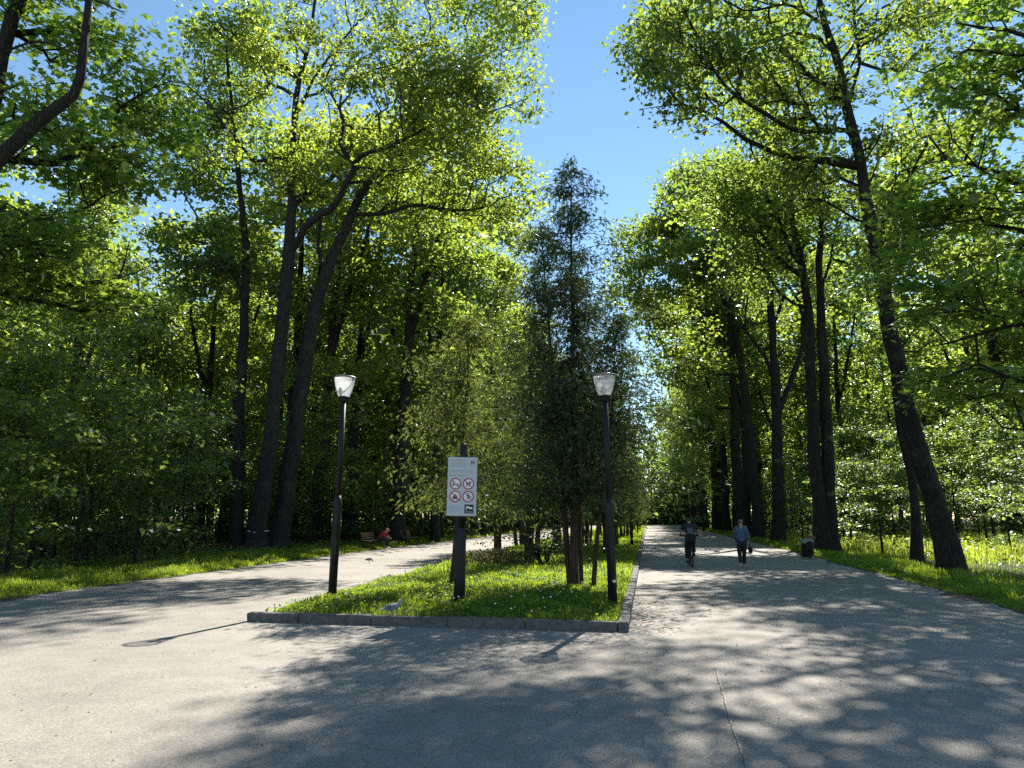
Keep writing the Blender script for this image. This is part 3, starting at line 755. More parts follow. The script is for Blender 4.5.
# --- soil washed over the edges of the asphalt
t = NT('edge_soil'); v = t.coords()
t.principled(t.ramp(t.noise(11, 5, .75, v), [(.3, (.045, .034, .022)), (.55, (.10, .080, .055)), (.75, (.17, .15, .12))]), .95, t.bump(t.noise(50, 3, .7, v), .6, .02), spec=.1); M_SOIL = t.m
def edge_strip(fx, sgn, y0, y1, w, z=.0145):
    vs, fs = [], []; ys_ = np.arange(y0, y1, .16)
    for i, y in enumerate(ys_):
        wd = w * max(.05, .55 + 1.3 * mnoise.noise((y * .55, fx(0) * 3, 1)) + .9 * mnoise.noise((y * 2.7, fx(0) * 3, 5)) + .5 * mnoise.noise((y * 8.0, fx(0), 9)))
        x = fx(y); vs += [(x - sgn * .12, y, z), (x + sgn * wd, y, z)]
        if i: a = 2 * i; fs += [a - 2, a, a + 1, a - 1]
    return vs, fs
VS, FS = [], []
for fx, sgn, y0, y1, w in ((x_left, 1, 9, 70, .30), (x_right, -1, 6, 70, .32), (x_isl, -1, KY + .3, 50, .22)):
    a, b = edge_strip(fx, sgn, y0, y1, w); FS += [q + len(VS) for q in b]; VS += a
tag(link('soil_edge', mesh_np('soil_edge', VS, FS, np.full(len(FS) // 4, 4)), M_SOIL), kind='structure')

# --- kerb
M_KERB = plain('kerb_concrete', (.115, .112, .106), .9, var=.35, scale=14, bump=.5, spec=.2)
bm = bmesh.new()
def stone(x0, y0, x1, y1, h, chip=0.0):
    m = Matrix.Translation(((x0 + x1) / 2, (y0 + y1) / 2, h / 2 - .03)) @ Matrix.Diagonal((x1 - x0, y1 - y0, h + .06, 1))
    g = bmesh.ops.create_cube(bm, size=1.0, matrix=m)
    es = list({e for v_ in g['verts'] for e in v_.link_edges})
    bmesh.ops.bevel(bm, geom=es, offset=.013, segments=2, affect='EDGES')
r_ = random.Random(3)
x = -6.42
while x < KX - .16:
    L = min(1.22 if x > -6 else .9, KX - .155 - x)
    if KX - .155 - (x + L) < .35: L = KX - .155 - x
    dy = r_.uniform(-.008, .008)
    stone(x + .004, KY + dy, x + L - .004, KY + .15 + dy, .15 + r_.uniform(-.008, .006)); x += L
y = KY
while y < 190:
    L = 1.0 if y < 60 else 10.0
    dx = r_.uniform(-.007, .007)
    stone(KX - .15 + dx, y + .004, KX + dx, y + L - .004, .15 + r_.uniform(-.008, .006)); y += L
for v_ in bm.verts:
    if v_.co.x < -5.9:
        v_.co += Vector((mnoise.noise(v_.co * 9) * .05, mnoise.noise(v_.co * 11 + Vector((5, 5, 5))) * .03, -abs(mnoise.noise(v_.co * 7)) * .035))
me = bpy.data.meshes.new('kerb'); bm.to_mesh(me); bm.free(); tag(link('kerb', me, M_KERB), kind='structure')

# --- lawn of the dividing island
def lawn_z(x, y):
    e = x - x_isl(y)
    z = LZ + .05 * mnoise.noise((x * .5, y * .5, 2)) + .02 * mnoise.noise((x * 2, y * 2, 7)) + .03
    k = max(0, min(1, e / .55)); z = .0 + (z - .0) * (k * k * (3 - 2 * k))
    k2 = max(0, min(1, (y - KY - .1) / .5)); k3 = max(0, min(1, (KX - .12 - x) / .5))
    kk = min(k2, k3); return z * kk + min(z, .125) * (1 - kk)
t = NT('lawn_soil'); v = t.coords()
c = t.ramp(t.noise(9, 5, .7, v), [(.3, (.030, .035, .012)), (.55, (.045, .075, .015)), (.75, (.08, .10, .03))])
t.principled(c, .95, t.bump(t.noise(40, 3, .7, v), .6, .03), spec=.1); M_LAWN = t.m
ys = list(np.arange(KY + .10, 50, .3)) + list(np.arange(50, 200, 3.0)); NX = 22
vv, ff = [], []
for i, y in enumerate(ys):
    a0, a1 = x_isl(y), KX - .1
    for q in range(NX + 1):
        x = a0 + (a1 - a0) * q / NX; vv.append((x, y, lawn_z(x, y) if q else .004))
    if i:
        for q in range(NX): a = (i - 1) * (NX + 1) + q; ff += [a, a + 1, a + NX + 2, a + NX + 1]
me = mesh_np('lawn', vv, ff, np.full(len(ff) // 4, 4), smooth=True); tag(link('lawn', me, M_LAWN), kind='structure')

# ------------------------------------------------------------------ grass
def blades(name, pts, h, w, mat, tint, lean=.45, curl=True):
    n = len(pts); a = rng.uniform(0, 2 * math.pi, n); d = np.stack([np.cos(a), np.sin(a), np.zeros(n)], 1)
    b = np.stack([-np.sin(a), np.cos(a), np.zeros(n)], 1)
    ln = np.abs(rng.normal(0, lean, n))[:, None] * h[:, None]
    up = np.array([0, 0, 1.0])
    p0 = pts - b * w[:, None] / 2; p1 = pts + b * w[:, None] / 2
    m = pts + up * h[:, None] * .6 + d * ln * .35
    p2 = m + b * w[:, None] * .38; p3 = m - b * w[:, None] * .38
    tip = pts + up * h[:, None] * .98 + d * ln
    v = np.stack([p0, p1, p2, p3, tip], 1).reshape(-1, 3)
    f = (np.array([0, 1, 2, 3, 3, 2, 4])[None] + (np.arange(n) * 5)[:, None]).reshape(-1)
    me = mesh_np(name, v, f, np.tile([4, 3], n), tint=np.repeat(np.clip(tint, 0, 1), 5))
    return tag(link(name, me, mat), kind='stuff')

def scatter(x0, x1, y0, y1, n):
    return np.stack([rng.uniform(x0, x1, n), rng.uniform(y0, y1, n)], 1)
def fld(xy, s, o): return np.array([mnoise.noise((a * s + o, b * s, o)) for a, b in xy])

def lawn_grass():
    P_, Hh, W_, T_ = [], [], [], []
    for (y0, y1, n, hs, ws) in ((KY + .16, 15, 40000, .066, .011), (15, 20, 30000, .070, .013), (20, 32, 26000, .095, .020), (32, 60, 22000, .10, .034), (60, 130, 16000, .12, .07)):
        xy = scatter(-7.6, KX - .15, y0, y1, n)
        k = np.array([x > x_isl(y) - .04 for x, y in xy]); xy = xy[k]
        z = np.array([max(.004, lawn_z(x, y)) for x, y in xy]) - .005
        f = fld(xy, 1.6, 3.0) + .5 * fld(xy, 5, 8.0)
        keep = rng.random(len(xy)) < .58 + 1.1 * f
        xy, z, f = xy[keep], z[keep], f[keep]
        h = hs * (1.0 + .9 * f) * rng.uniform(.5, 1.5, len(xy))
        edge = np.array([x - x_isl(y) for x, y in xy]); h *= np.clip(.55 + edge * 1.2, .5, 1)
        P_.append(np.column_stack([xy, z])); Hh.append(np.clip(h, .025, .3)); W_.append(ws * rng.uniform(.7, 1.3, len(xy)))
        T_.append(.5 + .55 * f + rng.normal(0, .15, len(xy)))
    blades('lawn_grass', np.vstack(P_), np.concatenate(Hh), np.concatenate(W_), LEAF_GRASS, np.concatenate(T_), .5)
lawn_grass()

def ground_leaves(name, xy, z, size, mat, hgt, tintb=.5, tpl=T_OVAL):
    n = len(xy)
    c = np.column_stack([xy, z + rng.random(n) * hgt]); nrm = rng.normal(0, .45, (n, 3)); nrm[:, 2] += 1
    d = rng.normal(size=(n, 3)); d[:, 2] = .2
    v, f, fs, tt = leaf_arrays(c, nrm, d, size, np.clip(rng.normal(tintb, .2, n), 0, 1), tpl)
    return tag(link(name, mesh_np(name, v, f, fs, tint=tt), mat), kind='stuff')

xy = scatter(-6.5, KX - .2, KY + .2, 24, 15000); W2 = scatter(-6.5, KX - .3, KY + .3, 27, 1500); W2 = W2[np.array([x > x_isl(y) + .35 for x, y in W2])]
ground_leaves('broadleaf_weeds', W2, np.array([lawn_z(x, y) for x, y in W2]), rng.uniform(.05, .10, len(W2)), LEAF_GRASS, .14, .3)
if 1:
    pass
xy = scatter(-6.5, KX - .2, KY + .2, 24, 15000); f = fld(xy, 1.1, 5.5)
xy = xy[(rng.random(len(xy)) < .35 + 1.1 * f)]; xy = xy[np.array([x > x_isl(y) + .05 for x, y in xy])]
ground_leaves('clover_leaves', xy, np.array([lawn_z(x, y) for x, y in xy]), rng.uniform(.04, .085, len(xy)), LEAF_GRASS, .09, .4)

def verge(name, side, segs):
    P_, Hh, W_, T_ = [], [], [], []
    for (y0, y1, wid, n, hs, ws) in segs:
        xy = np.stack([np.abs(rng.normal(0, wid * .55, n)), rng.uniform(y0, y1, n)], 1)
        off = xy[:, 0].copy()
        xy[:, 0] = [x_left(y) - o + .06 if side < 0 else x_right(y) + o - .06 for o, y in xy]
        f = fld(xy, .7, 2.0 + side) + .5 * fld(xy, 3, 6.0)
        keep = rng.random(n) < .55 + .9 * f
        xy, f, off = xy[keep], f[keep], off[keep]
        h = hs * (1 + .8 * f) * rng.uniform(.5, 1.5, len(xy)) * np.clip(.5 + off, .5, 1.25)
        P_.append(np.column_stack([xy, np.full(len(xy), -.004)])); Hh.append(np.clip(h, .03, .4)); W_.append(ws * rng.uniform(.7, 1.3, len(xy))); T_.append(.5 + .5 * f + rng.normal(0, .15, len(xy)))
    blades(name, np.vstack(P_), np.concatenate(Hh), np.concatenate(W_), LEAF_GRASS, np.concatenate(T_), .5)
verge('left_verge_grass', -1, [(11, 22, 4.2, 52000, .12, .016), (22, 42, 4.6, 48000, .13, .026), (42, 130, 4.5, 26000, .16, .06)])
verge('right_verge_grass', 1, [(8, 20, 2.6, 30000, .10, .013), (20, 40, 3.0, 36000, .11, .022), (40, 130, 4.5, 22000, .16, .06)])

# sunny meadow behind the right-hand trunks
xy = scatter(9.6, 34, 27, 72, 60000); f = fld(xy, .35, 1.0) + .4 * fld(xy, 1.5, 9.0)
keep = (rng.random(len(xy)) < .75 + .8 * f) & (xy[:, 0] > 9.4 + 1.2 * np.abs(f) + np.clip(36 - xy[:, 1], 0, 9) * .35); xy, f = xy[keep], f[keep]
blades('meadow_grass', np.column_stack([xy, np.zeros(len(xy))]), np.clip(.42 * (1 + .8 * f) * rng.uniform(.5, 1.4, len(xy)), .12, 1.1), rng.uniform(.022, .05, len(xy)), LEAF_MEADOW, .5 + .5 * f + rng.normal(0, .15, len(xy)), .35)
xy = scatter(10, 34, 28, 72, 16000); f = fld(xy, .5, 4.0); xy = xy[rng.random(len(xy)) < .4 + f]
ground_leaves('meadow_herbs', xy, np.full(len(xy), .15), rng.uniform(.10, .22, len(xy)), LEAF_MEADOW, .55, .5)
# ground cover of the wood
xy = np.vstack([np.stack([-17.2 - 30 * rng.random(52000) ** 1.5, 9 + 75 * rng.random(52000)], 1), np.stack([11 + 36 * rng.random(30000), 16 + 90 * rng.random(30000)], 1)])
f = fld(xy, .45, 7.0); xy = xy[(rng.random(len(xy)) < .45 + 1.3 * f)]
ground_leaves('woodland_ground_cover', xy, np.zeros(len(xy)), rng.uniform(.09, .20, len(xy)), LEAF_UNDER, .32, .45)
# pale seed heads in the grass, fallen scraps on the asphalt
def puffs(name, pts, r, mat):
    ico = [(0, 0, 1), (.9, 0, .3), (.28, .85, .3), (-.72, .53, .3), (-.72, -.53, .3), (.28, -.85, .3), (0, 0, -.8)]
    tri = [(0, 1, 2), (0, 2, 3), (0, 3, 4), (0, 4, 5), (0, 5, 1), (6, 2, 1), (6, 3, 2), (6, 4, 3), (6, 5, 4), (6, 1, 5)]
    n = len(pts); v = (pts[:, None] + np.array(ico)[None] * np.asarray(r)[:, None, None]).reshape(-1, 3)
    f = (np.array(tri)[None] + (np.arange(n) * 7)[:, None, None]).reshape(-1)
    return tag(link(name, mesh_np(name, v, f, np.full(n * 10, 3)), mat), kind='stuff')
M_PUFF = plain('seed_fluff', (.75, .74, .68), .9, var=.1)
xy = np.vstack([scatter(-6.3, -.8, KY + .4, 19, 70), scatter(-6.5, -.8, 19, 30, 40)]); z = np.array([lawn_z(x, y) for x, y in xy]) + rng.uniform(.06, .17, len(xy))
a = np.column_stack([xy, z])
xy = np.vstack([scatter(6.8, 9.8, 16, 36, 60)]); a = np.vstack([a, np.column_stack([xy, rng.uniform(.06, .16, len(xy))])])
xy = np.vstack([scatter(-18, -14.2, 14, 40, 90)]); a = np.vstack([a, np.column_stack([xy, rng.uniform(.06, .18, len(xy))])])
puffs('seed_heads', a, rng.uniform(.014, .026, len(a)), M_PUFF)
xy = np.vstack([scatter(-9, 6.2, 3.2, 11, 420), scatter(-13, -6.8, 11, 30, 300), scatter(-.2, 6.6, 11, 30, 420)])
xy = np.vstack([xy, np.column_stack([rng.normal(-.16, .08, 500), rng.uniform(11, 40, 500)]), np.column_stack([rng.uniform(-6.4, -.3, 260), rng.normal(KY - .10, .06, 260)])])
n = len(xy); nrm = rng.normal(0, .25, (n, 3)); nrm[:, 2] += 1
v, f, fs, tt = leaf_arrays(np.column_stack([xy, np.full(n, .017)]), nrm, rng.normal(size=(n, 3)), rng.uniform(.012, .04, n), rng.random(n), T_OVAL)
tag(link('fallen_leaves', mesh_np('fallen_leaves', v, f, fs, tint=tt), DRYWEED), kind='stuff')

# --- a far wood beyond everything
n = 110000; a = rng.uniform(-1.25, 1.25, n); rad = rng.uniform(140, 200, n)
x = np.sin(a - PSI) * rad; y = np.cos(a - PSI) * rad; z = 20 * rng.random(n) ** .8 * (1 + .15 * np.sin(a * 40))
q_ = 36000; x[:q_] = rng.uniform(-60, 60, q_); y[:q_] = rng.uniform(196, 214, q_); z[:q_] = 7 * rng.random(q_) ** 1.2
k = ~((np.abs(x - 3.4) < 5) & (y < 170)); k &= ~((np.abs(x + 11) < 4) & (y < 170)); x, y, z = x[k], y[k], z[k]; n = len(x)
nrm = rng.normal(0, .8, (n, 3)); nrm[:, 2] += .7
v, f, fs, tt = leaf_arrays(np.stack([x, y, z], 1), nrm, rng.normal(size=(n, 3)), rng.uniform(.7, 1.5, n), np.clip(rng.normal(.5, .2, n), 0, 1), T_RHOMB)
tag(link('far_wood_foliage', mesh_np('far_wood_foliage', v, f, fs, tint=tt), LEAF_WOOD), kind='stuff')

# --- island plants
w_, l_ = under_proto(61, 1.05, 1.0, 90, 30, (.05, .09), T_OVAL, LEAF_SHRUB, z0=.12, stems=5)
put_tree('shrub', w_, l_, place_px(541, 24.5), 0, (1.05, .9, 1), 'dark rounded shrub on the island lawn beside the tallest conifer', cat='shrub', trunkname='stem', crownname='foliage')
def weed(px, D, seed, lab, n=60, h=.5):
    o = place_px(px, D); r = np.random.default_rng(seed)
    e = empty('weed_clump', o, label=lab, cat='weeds', group='dry weed clumps on the lawn')
    pts = np.column_stack([r.normal(0, .28, (n, 2)), np.zeros(n)]); global rng
    ob = blades('stems', pts, r.uniform(.5, 1, n) * h, np.full(n, .012), DRYWEED, r.random(n), .3); ob.parent = e; del ob['kind']
    m = n * 9; c = np.column_stack([r.normal(0, .30, (m, 2)), r.uniform(.05, h * .95, m)])
    v, f, fs, tt = leaf_arrays(c, r.normal(size=(m, 3)) + np.array([0, 0, .6]), r.normal(size=(m, 3)), r.uniform(.05, .11, m), r.random(m), T_OVAL)
    link('leaves', mesh_np('weed_leaves', v, f, fs, tint=tt), DRYWEED, e)
weed(479, 24.0, 1, 'dry beige weed clump nearest the rules sign'); weed(496, 24.6, 2, 'middle dry weed clump between rules sign and dark shrub', h=.55); weed(513, 24.2, 3, 'greenish dry weed clump touching the dark shrub', h=.48)
# ================================================================== OBJECTS
def bm_obj(name, bm, mat, parent=None, smooth=False):
    me = bpy.data.meshes.new(name); bmesh.ops.recalc_face_normals(bm, faces=bm.faces); bm.to_mesh(me); bm.free()
    if smooth:
        me.polygons.foreach_set('use_smooth', np.ones(len(me.polygons), bool))
    return link(name, me, mat, parent)
def lathe(bm, prof, seg=20, m=Matrix.Identity(4), cap0=True, cap1=True):
    rings = []
    for (r, z) in prof:
        rings.append([bm.verts.new(m @ Vector((r * math.cos(2 * math.pi * k / seg), r * math.sin(2 * math.pi * k / seg), z))) for k in range(seg)])
    for a, b in zip(rings[:-1], rings[1:]):
        for k in range(seg): bm.faces.new((a[k], a[(k + 1) % seg], b[(k + 1) % seg], b[k]))
    if cap0: bm.faces.new(rings[0][::-1])
    if cap1: bm.faces.new(rings[-1])
    return bm
def tube(bm, pts, r, seg=8, cap=True):
    pts = [Vector(p) for p in pts]; rings = []; n = len(pts)
    rr = r if isinstance(r, (list, tuple)) else [r] * n
    t0 = (pts[1] - pts[0]).normalized(); x = t0.orthogonal().normalized()
    for i, p in enumerate(pts):
        t_ = (pts[min(i + 1, n - 1)] - pts[max(i - 1, 0)]).normalized()
        x = (x - t_ * x.dot(t_)).normalized(); y = t_.cross(x)
        rings.append([bm.verts.new(p + rr[i] * (math.cos(2 * math.pi * k / seg) * x + math.sin(2 * math.pi * k / seg) * y)) for k in range(seg)])
    for a, b in zip(rings[:-1], rings[1:]):
        for k in range(seg): bm.faces.new((a[k], a[(k + 1) % seg], b[(k + 1) % seg], b[k]))
    if cap: bm.faces.new(rings[0][::-1]); bm.faces.new(rings[-1])
    return bm
def box(bm, c, s, bev=.0, m=None):
    M = Matrix.Translation(Vector(c)) @ Matrix.Diagonal((*s, 1))
    if m is not None: M = m @ M
    g = bmesh.ops.create_cube(bm, size=1.0, matrix=M)
    if bev: bmesh.ops.bevel(bm, geom=list({e for v_ in g['verts'] for e in v_.link_edges}), offset=bev, segments=2, affect='EDGES')
    return bm
def torus(bm, c, Rr, r, axis='X', seg=32, sec=8):
    rings = []
    for i in range(seg):
        a = 2 * math.pi * i / seg; ring = []
        for j in range(sec):
            b_ = 2 * math.pi * j / sec; q = Rr + r * math.cos(b_); h = r * math.sin(b_)
            p = {'X': (h, q * math.cos(a), q * math.sin(a)), 'Y': (q * math.cos(a), h, q * math.sin(a)), 'Z': (q * math.cos(a), q * math.sin(a), h)}[axis]
            ring.append(bm.verts.new(Vector(c) + Vector(p)))
        rings.append(ring)
    for i in range(seg):
        for j in range(sec):
            bm.faces.new((rings[i][j], rings[(i + 1) % seg][j], rings[(i + 1) % seg][(j + 1) % sec], rings[i][(j + 1) % sec]))
    return bm
def poly(bm, pts2, y, flip=False):
    vs = [bm.verts.new((p[0], y, p[1])) for p in pts2]; bm.faces.new(vs if not flip else vs[::-1])

M_BLACK = plain('black_paint', (.012, .013, .014), .55, var=.35, scale=30, bump=.08, spec=.3)
M_STEEL = plain('grey_steel', (.22, .22, .22), .4, .8, var=.2)
M_WHITE = plain('white_paint', (.78, .78, .76), .5, var=.05)
M_WOOD = plain('bench_wood', (.16, .10, .055), .75, var=.4, scale=20, bump=.2)
# ribbed clear lamp glass: mostly see-through, milky along its ribs
t = NT('lamp_glass'); v = t.coords()
ge = t.n('ShaderNodeTexWave', wave_type='BANDS', bands_direction='Z'); ge.inputs['Scale'].default_value = 30; t.l(v, ge.inputs['Vector'])
trp = t.n('ShaderNodeBsdfTransparent'); trl = t.n('ShaderNodeBsdfTranslucent'); trl.inputs['Color'].default_value = (.88, .9, .92, 1)
dif = t.n('ShaderNodeBsdfDiffuse'); dif.inputs['Color'].default_value = (.8, .82, .84, 1)
glo = t.n('ShaderNodeBsdfGlossy'); glo.inputs['Roughness'].default_value = .12
m1 = t.n('ShaderNodeMixShader'); m1.inputs[0].default_value = .42; t.l(trl.outputs[0], m1.inputs[1]); t.l(dif.outputs[0], m1.inputs[2])
m2 = t.n('ShaderNodeMixShader'); m2.inputs[0].default_value = .12; t.l(m1.outputs[0], m2.inputs[1]); t.l(glo.outputs[0], m2.inputs[2])
m3 = t.n('ShaderNodeMixShader'); t.l(t.ramp(ge.outputs['Fac'], [(.2, (.30,) * 3), (.8, (.56,) * 3)]), m3.inputs[0]); t.l(trp.outputs[0], m3.inputs[1]); t.l(m2.outputs[0], m3.inputs[2])
t.l(m3.outputs[0], t.out.inputs[0]); M_GLASS = t.m
t = NT('dome_glass'); a_ = t.n('ShaderNodeBsdfTransparent'); b_2 = t.n('ShaderNodeBsdfGlossy'); b_2.inputs['Roughness'].default_value = .1
mm = t.n('ShaderNodeMixShader'); mm.inputs[0].default_value = .10; t.l(a_.outputs[0], mm.inputs[1]); t.l(b_2.outputs[0], mm.inputs[2]); t.l(mm.outputs[0], t.out.inputs[0]); M_DOME = t.m

# ------------------------------------------------------------------ street lamps
LH = 4.28
def make_lamp(loc, label, group=None, lean=(0, 0)):
    e = empty('street_lamp', loc, label=label, cat='street lamp', group=group)
    e.rotation_euler = (lean[1], lean[0], .3)
    b = bmesh.new(); lathe(b, [(.082, -.2), (.082, 1.72), (.078, 1.80), (.056, 1.90)], 18); sl = bm_obj('base_sleeve', b, M_BLACK, e, True)
    b = bmesh.new(); box(b, (0, -.081, .95), (.075, .012, .34), .004); bm_obj('access_hatch', b, M_BLACK, sl)
    b = bmesh.new(); lathe(b, [(.056, 1.86), (.053, LH - .50)], 16); bm_obj('pole', b, M_BLACK, e, True)
    b = bmesh.new(); lathe(b, [(.062, LH - .54), (.085, LH - .50), (.10, LH - .455), (.112, LH - .44), (.112, LH - .425)], 20); bm_obj('collar', b, M_BLACK, e, True)
    b = bmesh.new(); lathe(b, [(.112, LH - .42), (.150, LH - .32), (.185, LH - .19), (.212, LH - .05), (.216, LH - .035)], 28, cap0=False, cap1=False)
    sh = bm_obj('lamp_shade', b, M_GLASS, e, True)
    b = bmesh.new(); torus(b, (0, 0, LH - .035), .217, .017, 'Z', 28, 8); bm_obj('rim', b, M_STEEL, sh, True)
    b = bmesh.new(); lathe(b, [(.214, LH - .03), (.19, LH - .005), (.12, LH + .012), (.0001, LH + .018)], 28, cap0=False, cap1=False); bm_obj('dome', b, M_DOME, sh, True)
    b = bmesh.new(); lathe(b, [(.03, LH - .43), (.03, LH - .34), (.022, LH - .33), (.045, LH - .25), (.050, LH - .19), (.035, LH - .14), (.001, LH - .12)], 14)
    bm_obj('bulb', b, plain('bulb_glass', (.6, .6, .58), .3, var=.05) if 'bulb_glass' not in bpy.data.materials else bpy.data.materials['bulb_glass'], e, True)
    return e, sl
def lean_of(base, top_px, D):
    tp = P(*top_px, D); dx = (tp - base) @ RT
    return dx / (tp[2] - base[2])
bR = isl(613, 606); DR = float(bR @ FW); bL = isl(332, 598); DL = float(bL @ FW)
print('lamp heights', P(604, 374, DR)[2] - bR[2], P(345, 376, DL)[2] - bL[2], 'lean', lean_of(bR, (604, 374), DR), lean_of(bL, (345, 376), DL))
bR[2] = lawn_z(bR[0], bR[1]); bL[2] = lawn_z(bL[0], bL[1])
eR, sR = make_lamp(bR, 'black street lamp with glass shade at the right kerb of the lawn', lean=(lean_of(bR, (604, 374), DR), 0))
eL, sL = make_lamp(bL, 'black street lamp with glass shade at the left corner of lawn', lean=(lean_of(bL, (345, 376), DL), 0))
eR.scale = (1, 1, (P(604, 374, DR)[2] - bR[2]) / LH); eL.scale = (1, 1, (P(345, 376, DL)[2] - bL[2]) / LH)
M_PAPER = plain('paper', (.62, .62, .60), .8, var=.12)
b = bmesh.new(); box(b, (.02, -.0845, .42), (.06, .004, .045)); bm_obj('sticker', b, M_PAPER, sR)
def copy_tree(o, parent=None):
    c = o.copy(); COL.objects.link(c); c.parent = parent
    for ch in list(o.children): copy_tree(ch, c)
    return c
g = isl(632, 546)
for i, (dx, dy, lab) in enumerate(((0, 0, 'distant street lamp at right kerb, first one beyond the near pair'), (-.1, 31, 'second distant street lamp along the right kerb'), (-.2, 64, 'third, farthest street lamp along the right kerb'))):
    c = copy_tree(eR); c.rotation_euler = (0, 0, 0); c.location = (g[0] + dx, g[1] + dy, LZ); c['label'] = lab; c['group'] = 'street lamps along the right kerb'

# ------------------------------------------------------------------ rules sign on its post
bS = isl(459, 606); DS = float(bS @ FW); bS[2] = lawn_z(bS[0], bS[1])
sg = empty('park_sign', bS, label='white park rules sign with four red prohibition symbols on black post', cat='sign')
sg.rotation_euler = (0, R(1.0), PSI * .9)
hp = height_for(463, 446, DS)
b = bmesh.new(); lathe(b, [(.105, -.2), (.10, .5), (.092, 1.15), (.078, 1.28), (.066, 1.32)], 18); bm_obj('base_sleeve', b, M_BLACK, sg, True)
b = bmesh.new(); lathe(b, [(.066, 1.28), (.060, hp - .03), (.045, hp), (.001, hp + .01)], 16); bm_obj('post', b, M_BLACK, sg, True)
for z in (height_for(462, 505, DS), height_for(462, 473, DS)):
    b = bmesh.new(); lathe(b, [(.070, z - .02), (.070, z + .02)], 16); bm_obj('clamp', b, M_STEEL, sg, True)
z0, z1 = height_for(462, 518.5, DS), height_for(462, 460, DS); BW = 29.0 / F * DS; BH = z1 - z0
M_SIGN = plain('sign_face', (.50, .53, .56), .45, var=.04, scale=3)
M_RED = plain('sign_red', (.45, .03, .07), .5, var=.08); M_INK = plain('sign_ink', (.03, .03, .035), .6, var=.1); M_GREYINK = plain('sign_grey_ink', (.20, .22, .25), .6, var=.1)
yb = -.088
b = bmesh.new(); box(b, (.0, yb, (z0 + z1) / 2), (BW, .022, BH), .005); bd = bm_obj('board', b, M_SIGN, sg)
yf = yb - .011
def bx(u): return (u - .5) * BW          # u 0..1 left to right
def bz(v_): return z1 - v_ * BH          # v 0..1 top to bottom
def textline(u0, u1, v_, h, mat, name='text_line'):
    """a line of small print: the letters cannot be made out in the photograph, only their strokes"""
    b = bmesh.new(); r = random.Random(int(v_ * 1000)); u = u0
    while u < u1 - .01:
        wd = r.randint(3, 8)
        for _ in range(wd):
            if u > u1: break
            a = r.uniform(.007, .013)
            x0_, x1_ = bx(u), bx(u + a); zc = bz(v_)
            k = r.random(); q = BH * h / 2
            poly(b, [(x0_, zc - q), (x0_ + .0022, zc - q), (x0_ + .0022, zc + q), (x0_, zc + q)], yf - .001)
            if k < .7: poly(b, [(x0_ + .0024, zc + q * .5), (x1_, zc + q * .5), (x1_, zc + q), (x0_ + .0024, zc + q)], yf - .001)
            if k > .3: poly(b, [(x0_ + .0024, zc - q), (x1_, zc - q), (x1_, zc - q * .5), (x0_ + .0024, zc - q * .5)], yf - .001)
            u += a + .006
        u += .02
    return bm_obj(name, b, mat, bd)
for (u0, u1, v_, h, m) in ((.07, .58, .052, .018, M_INK), (.07, .68, .085, .013, M_GREYINK), (.07, .66, .112, .013, M_GREYINK), (.07, .64, .139, .013, M_GREYINK), (.07, .60, .166, .013, M_GREYINK),
                           (.08, .93, .232, .012, M_GREYINK), (.08, .90, .255, .012, M_GREYINK), (.07, .62, .315, .016, M_INK),
                           (.07, .50, .845, .012, M_GREYINK), (.07, .46, .872, .012, M_GREYINK), (.07, .50, .899, .012, M_GREYINK), (.07, .40, .926, .012, M_GREYINK)):
    textline(u0, u1, v_, h, m)
# small emblem top right: two upright strokes with small print beneath
b = bmesh.new()
for u in (.79, .865): poly(b, [(bx(u), bz(.125)), (bx(u + .035), bz(.125)), (bx(u + .035), bz(.055)), (bx(u), bz(.055))], yf - .001)
poly(b, [(bx(.825), bz(.098)), (bx(.865), bz(.098)), (bx(.865), bz(.088)), (bx(.825), bz(.088))], yf - .001)
bm_obj('emblem', b, M_INK, bd); textline(.77, .93, .150, .012, M_INK)
def disc(b, cx, cz, r0, r1, y, seg=36):
    for k in range(seg):
        a0, a1 = 2 * math.pi * k / seg, 2 * math.pi * (k + 1) / seg
        if r0 > 0: poly(b, [(cx + r0 * math.cos(a0), cz + r0 * math.sin(a0)), (cx + r1 * math.cos(a0), cz + r1 * math.sin(a0)), (cx + r1 * math.cos(a1), cz + r1 * math.sin(a1)), (cx + r0 * math.cos(a1), cz + r0 * math.sin(a1))], y)
    if r0 == 0: poly(b, [(cx + r1 * math.cos(2 * math.pi * k / seg), cz + r1 * math.sin(2 * math.pi * k / seg)) for k in range(seg)], y)
def bar(b, x0, z0_, x1, z1_, w_, y):
    dx, dz = x1 - x0, z1_ - z0_; L = math.hypot(dx, dz); nx, nz = -dz / L * w_ / 2, dx / L * w_ / 2
    poly(b, [(x0 + nx, z0_ + nz), (x0 - nx, z0_ - nz), (x1 - nx, z1_ - nz), (x1 + nx, z1_ + nz)], y)
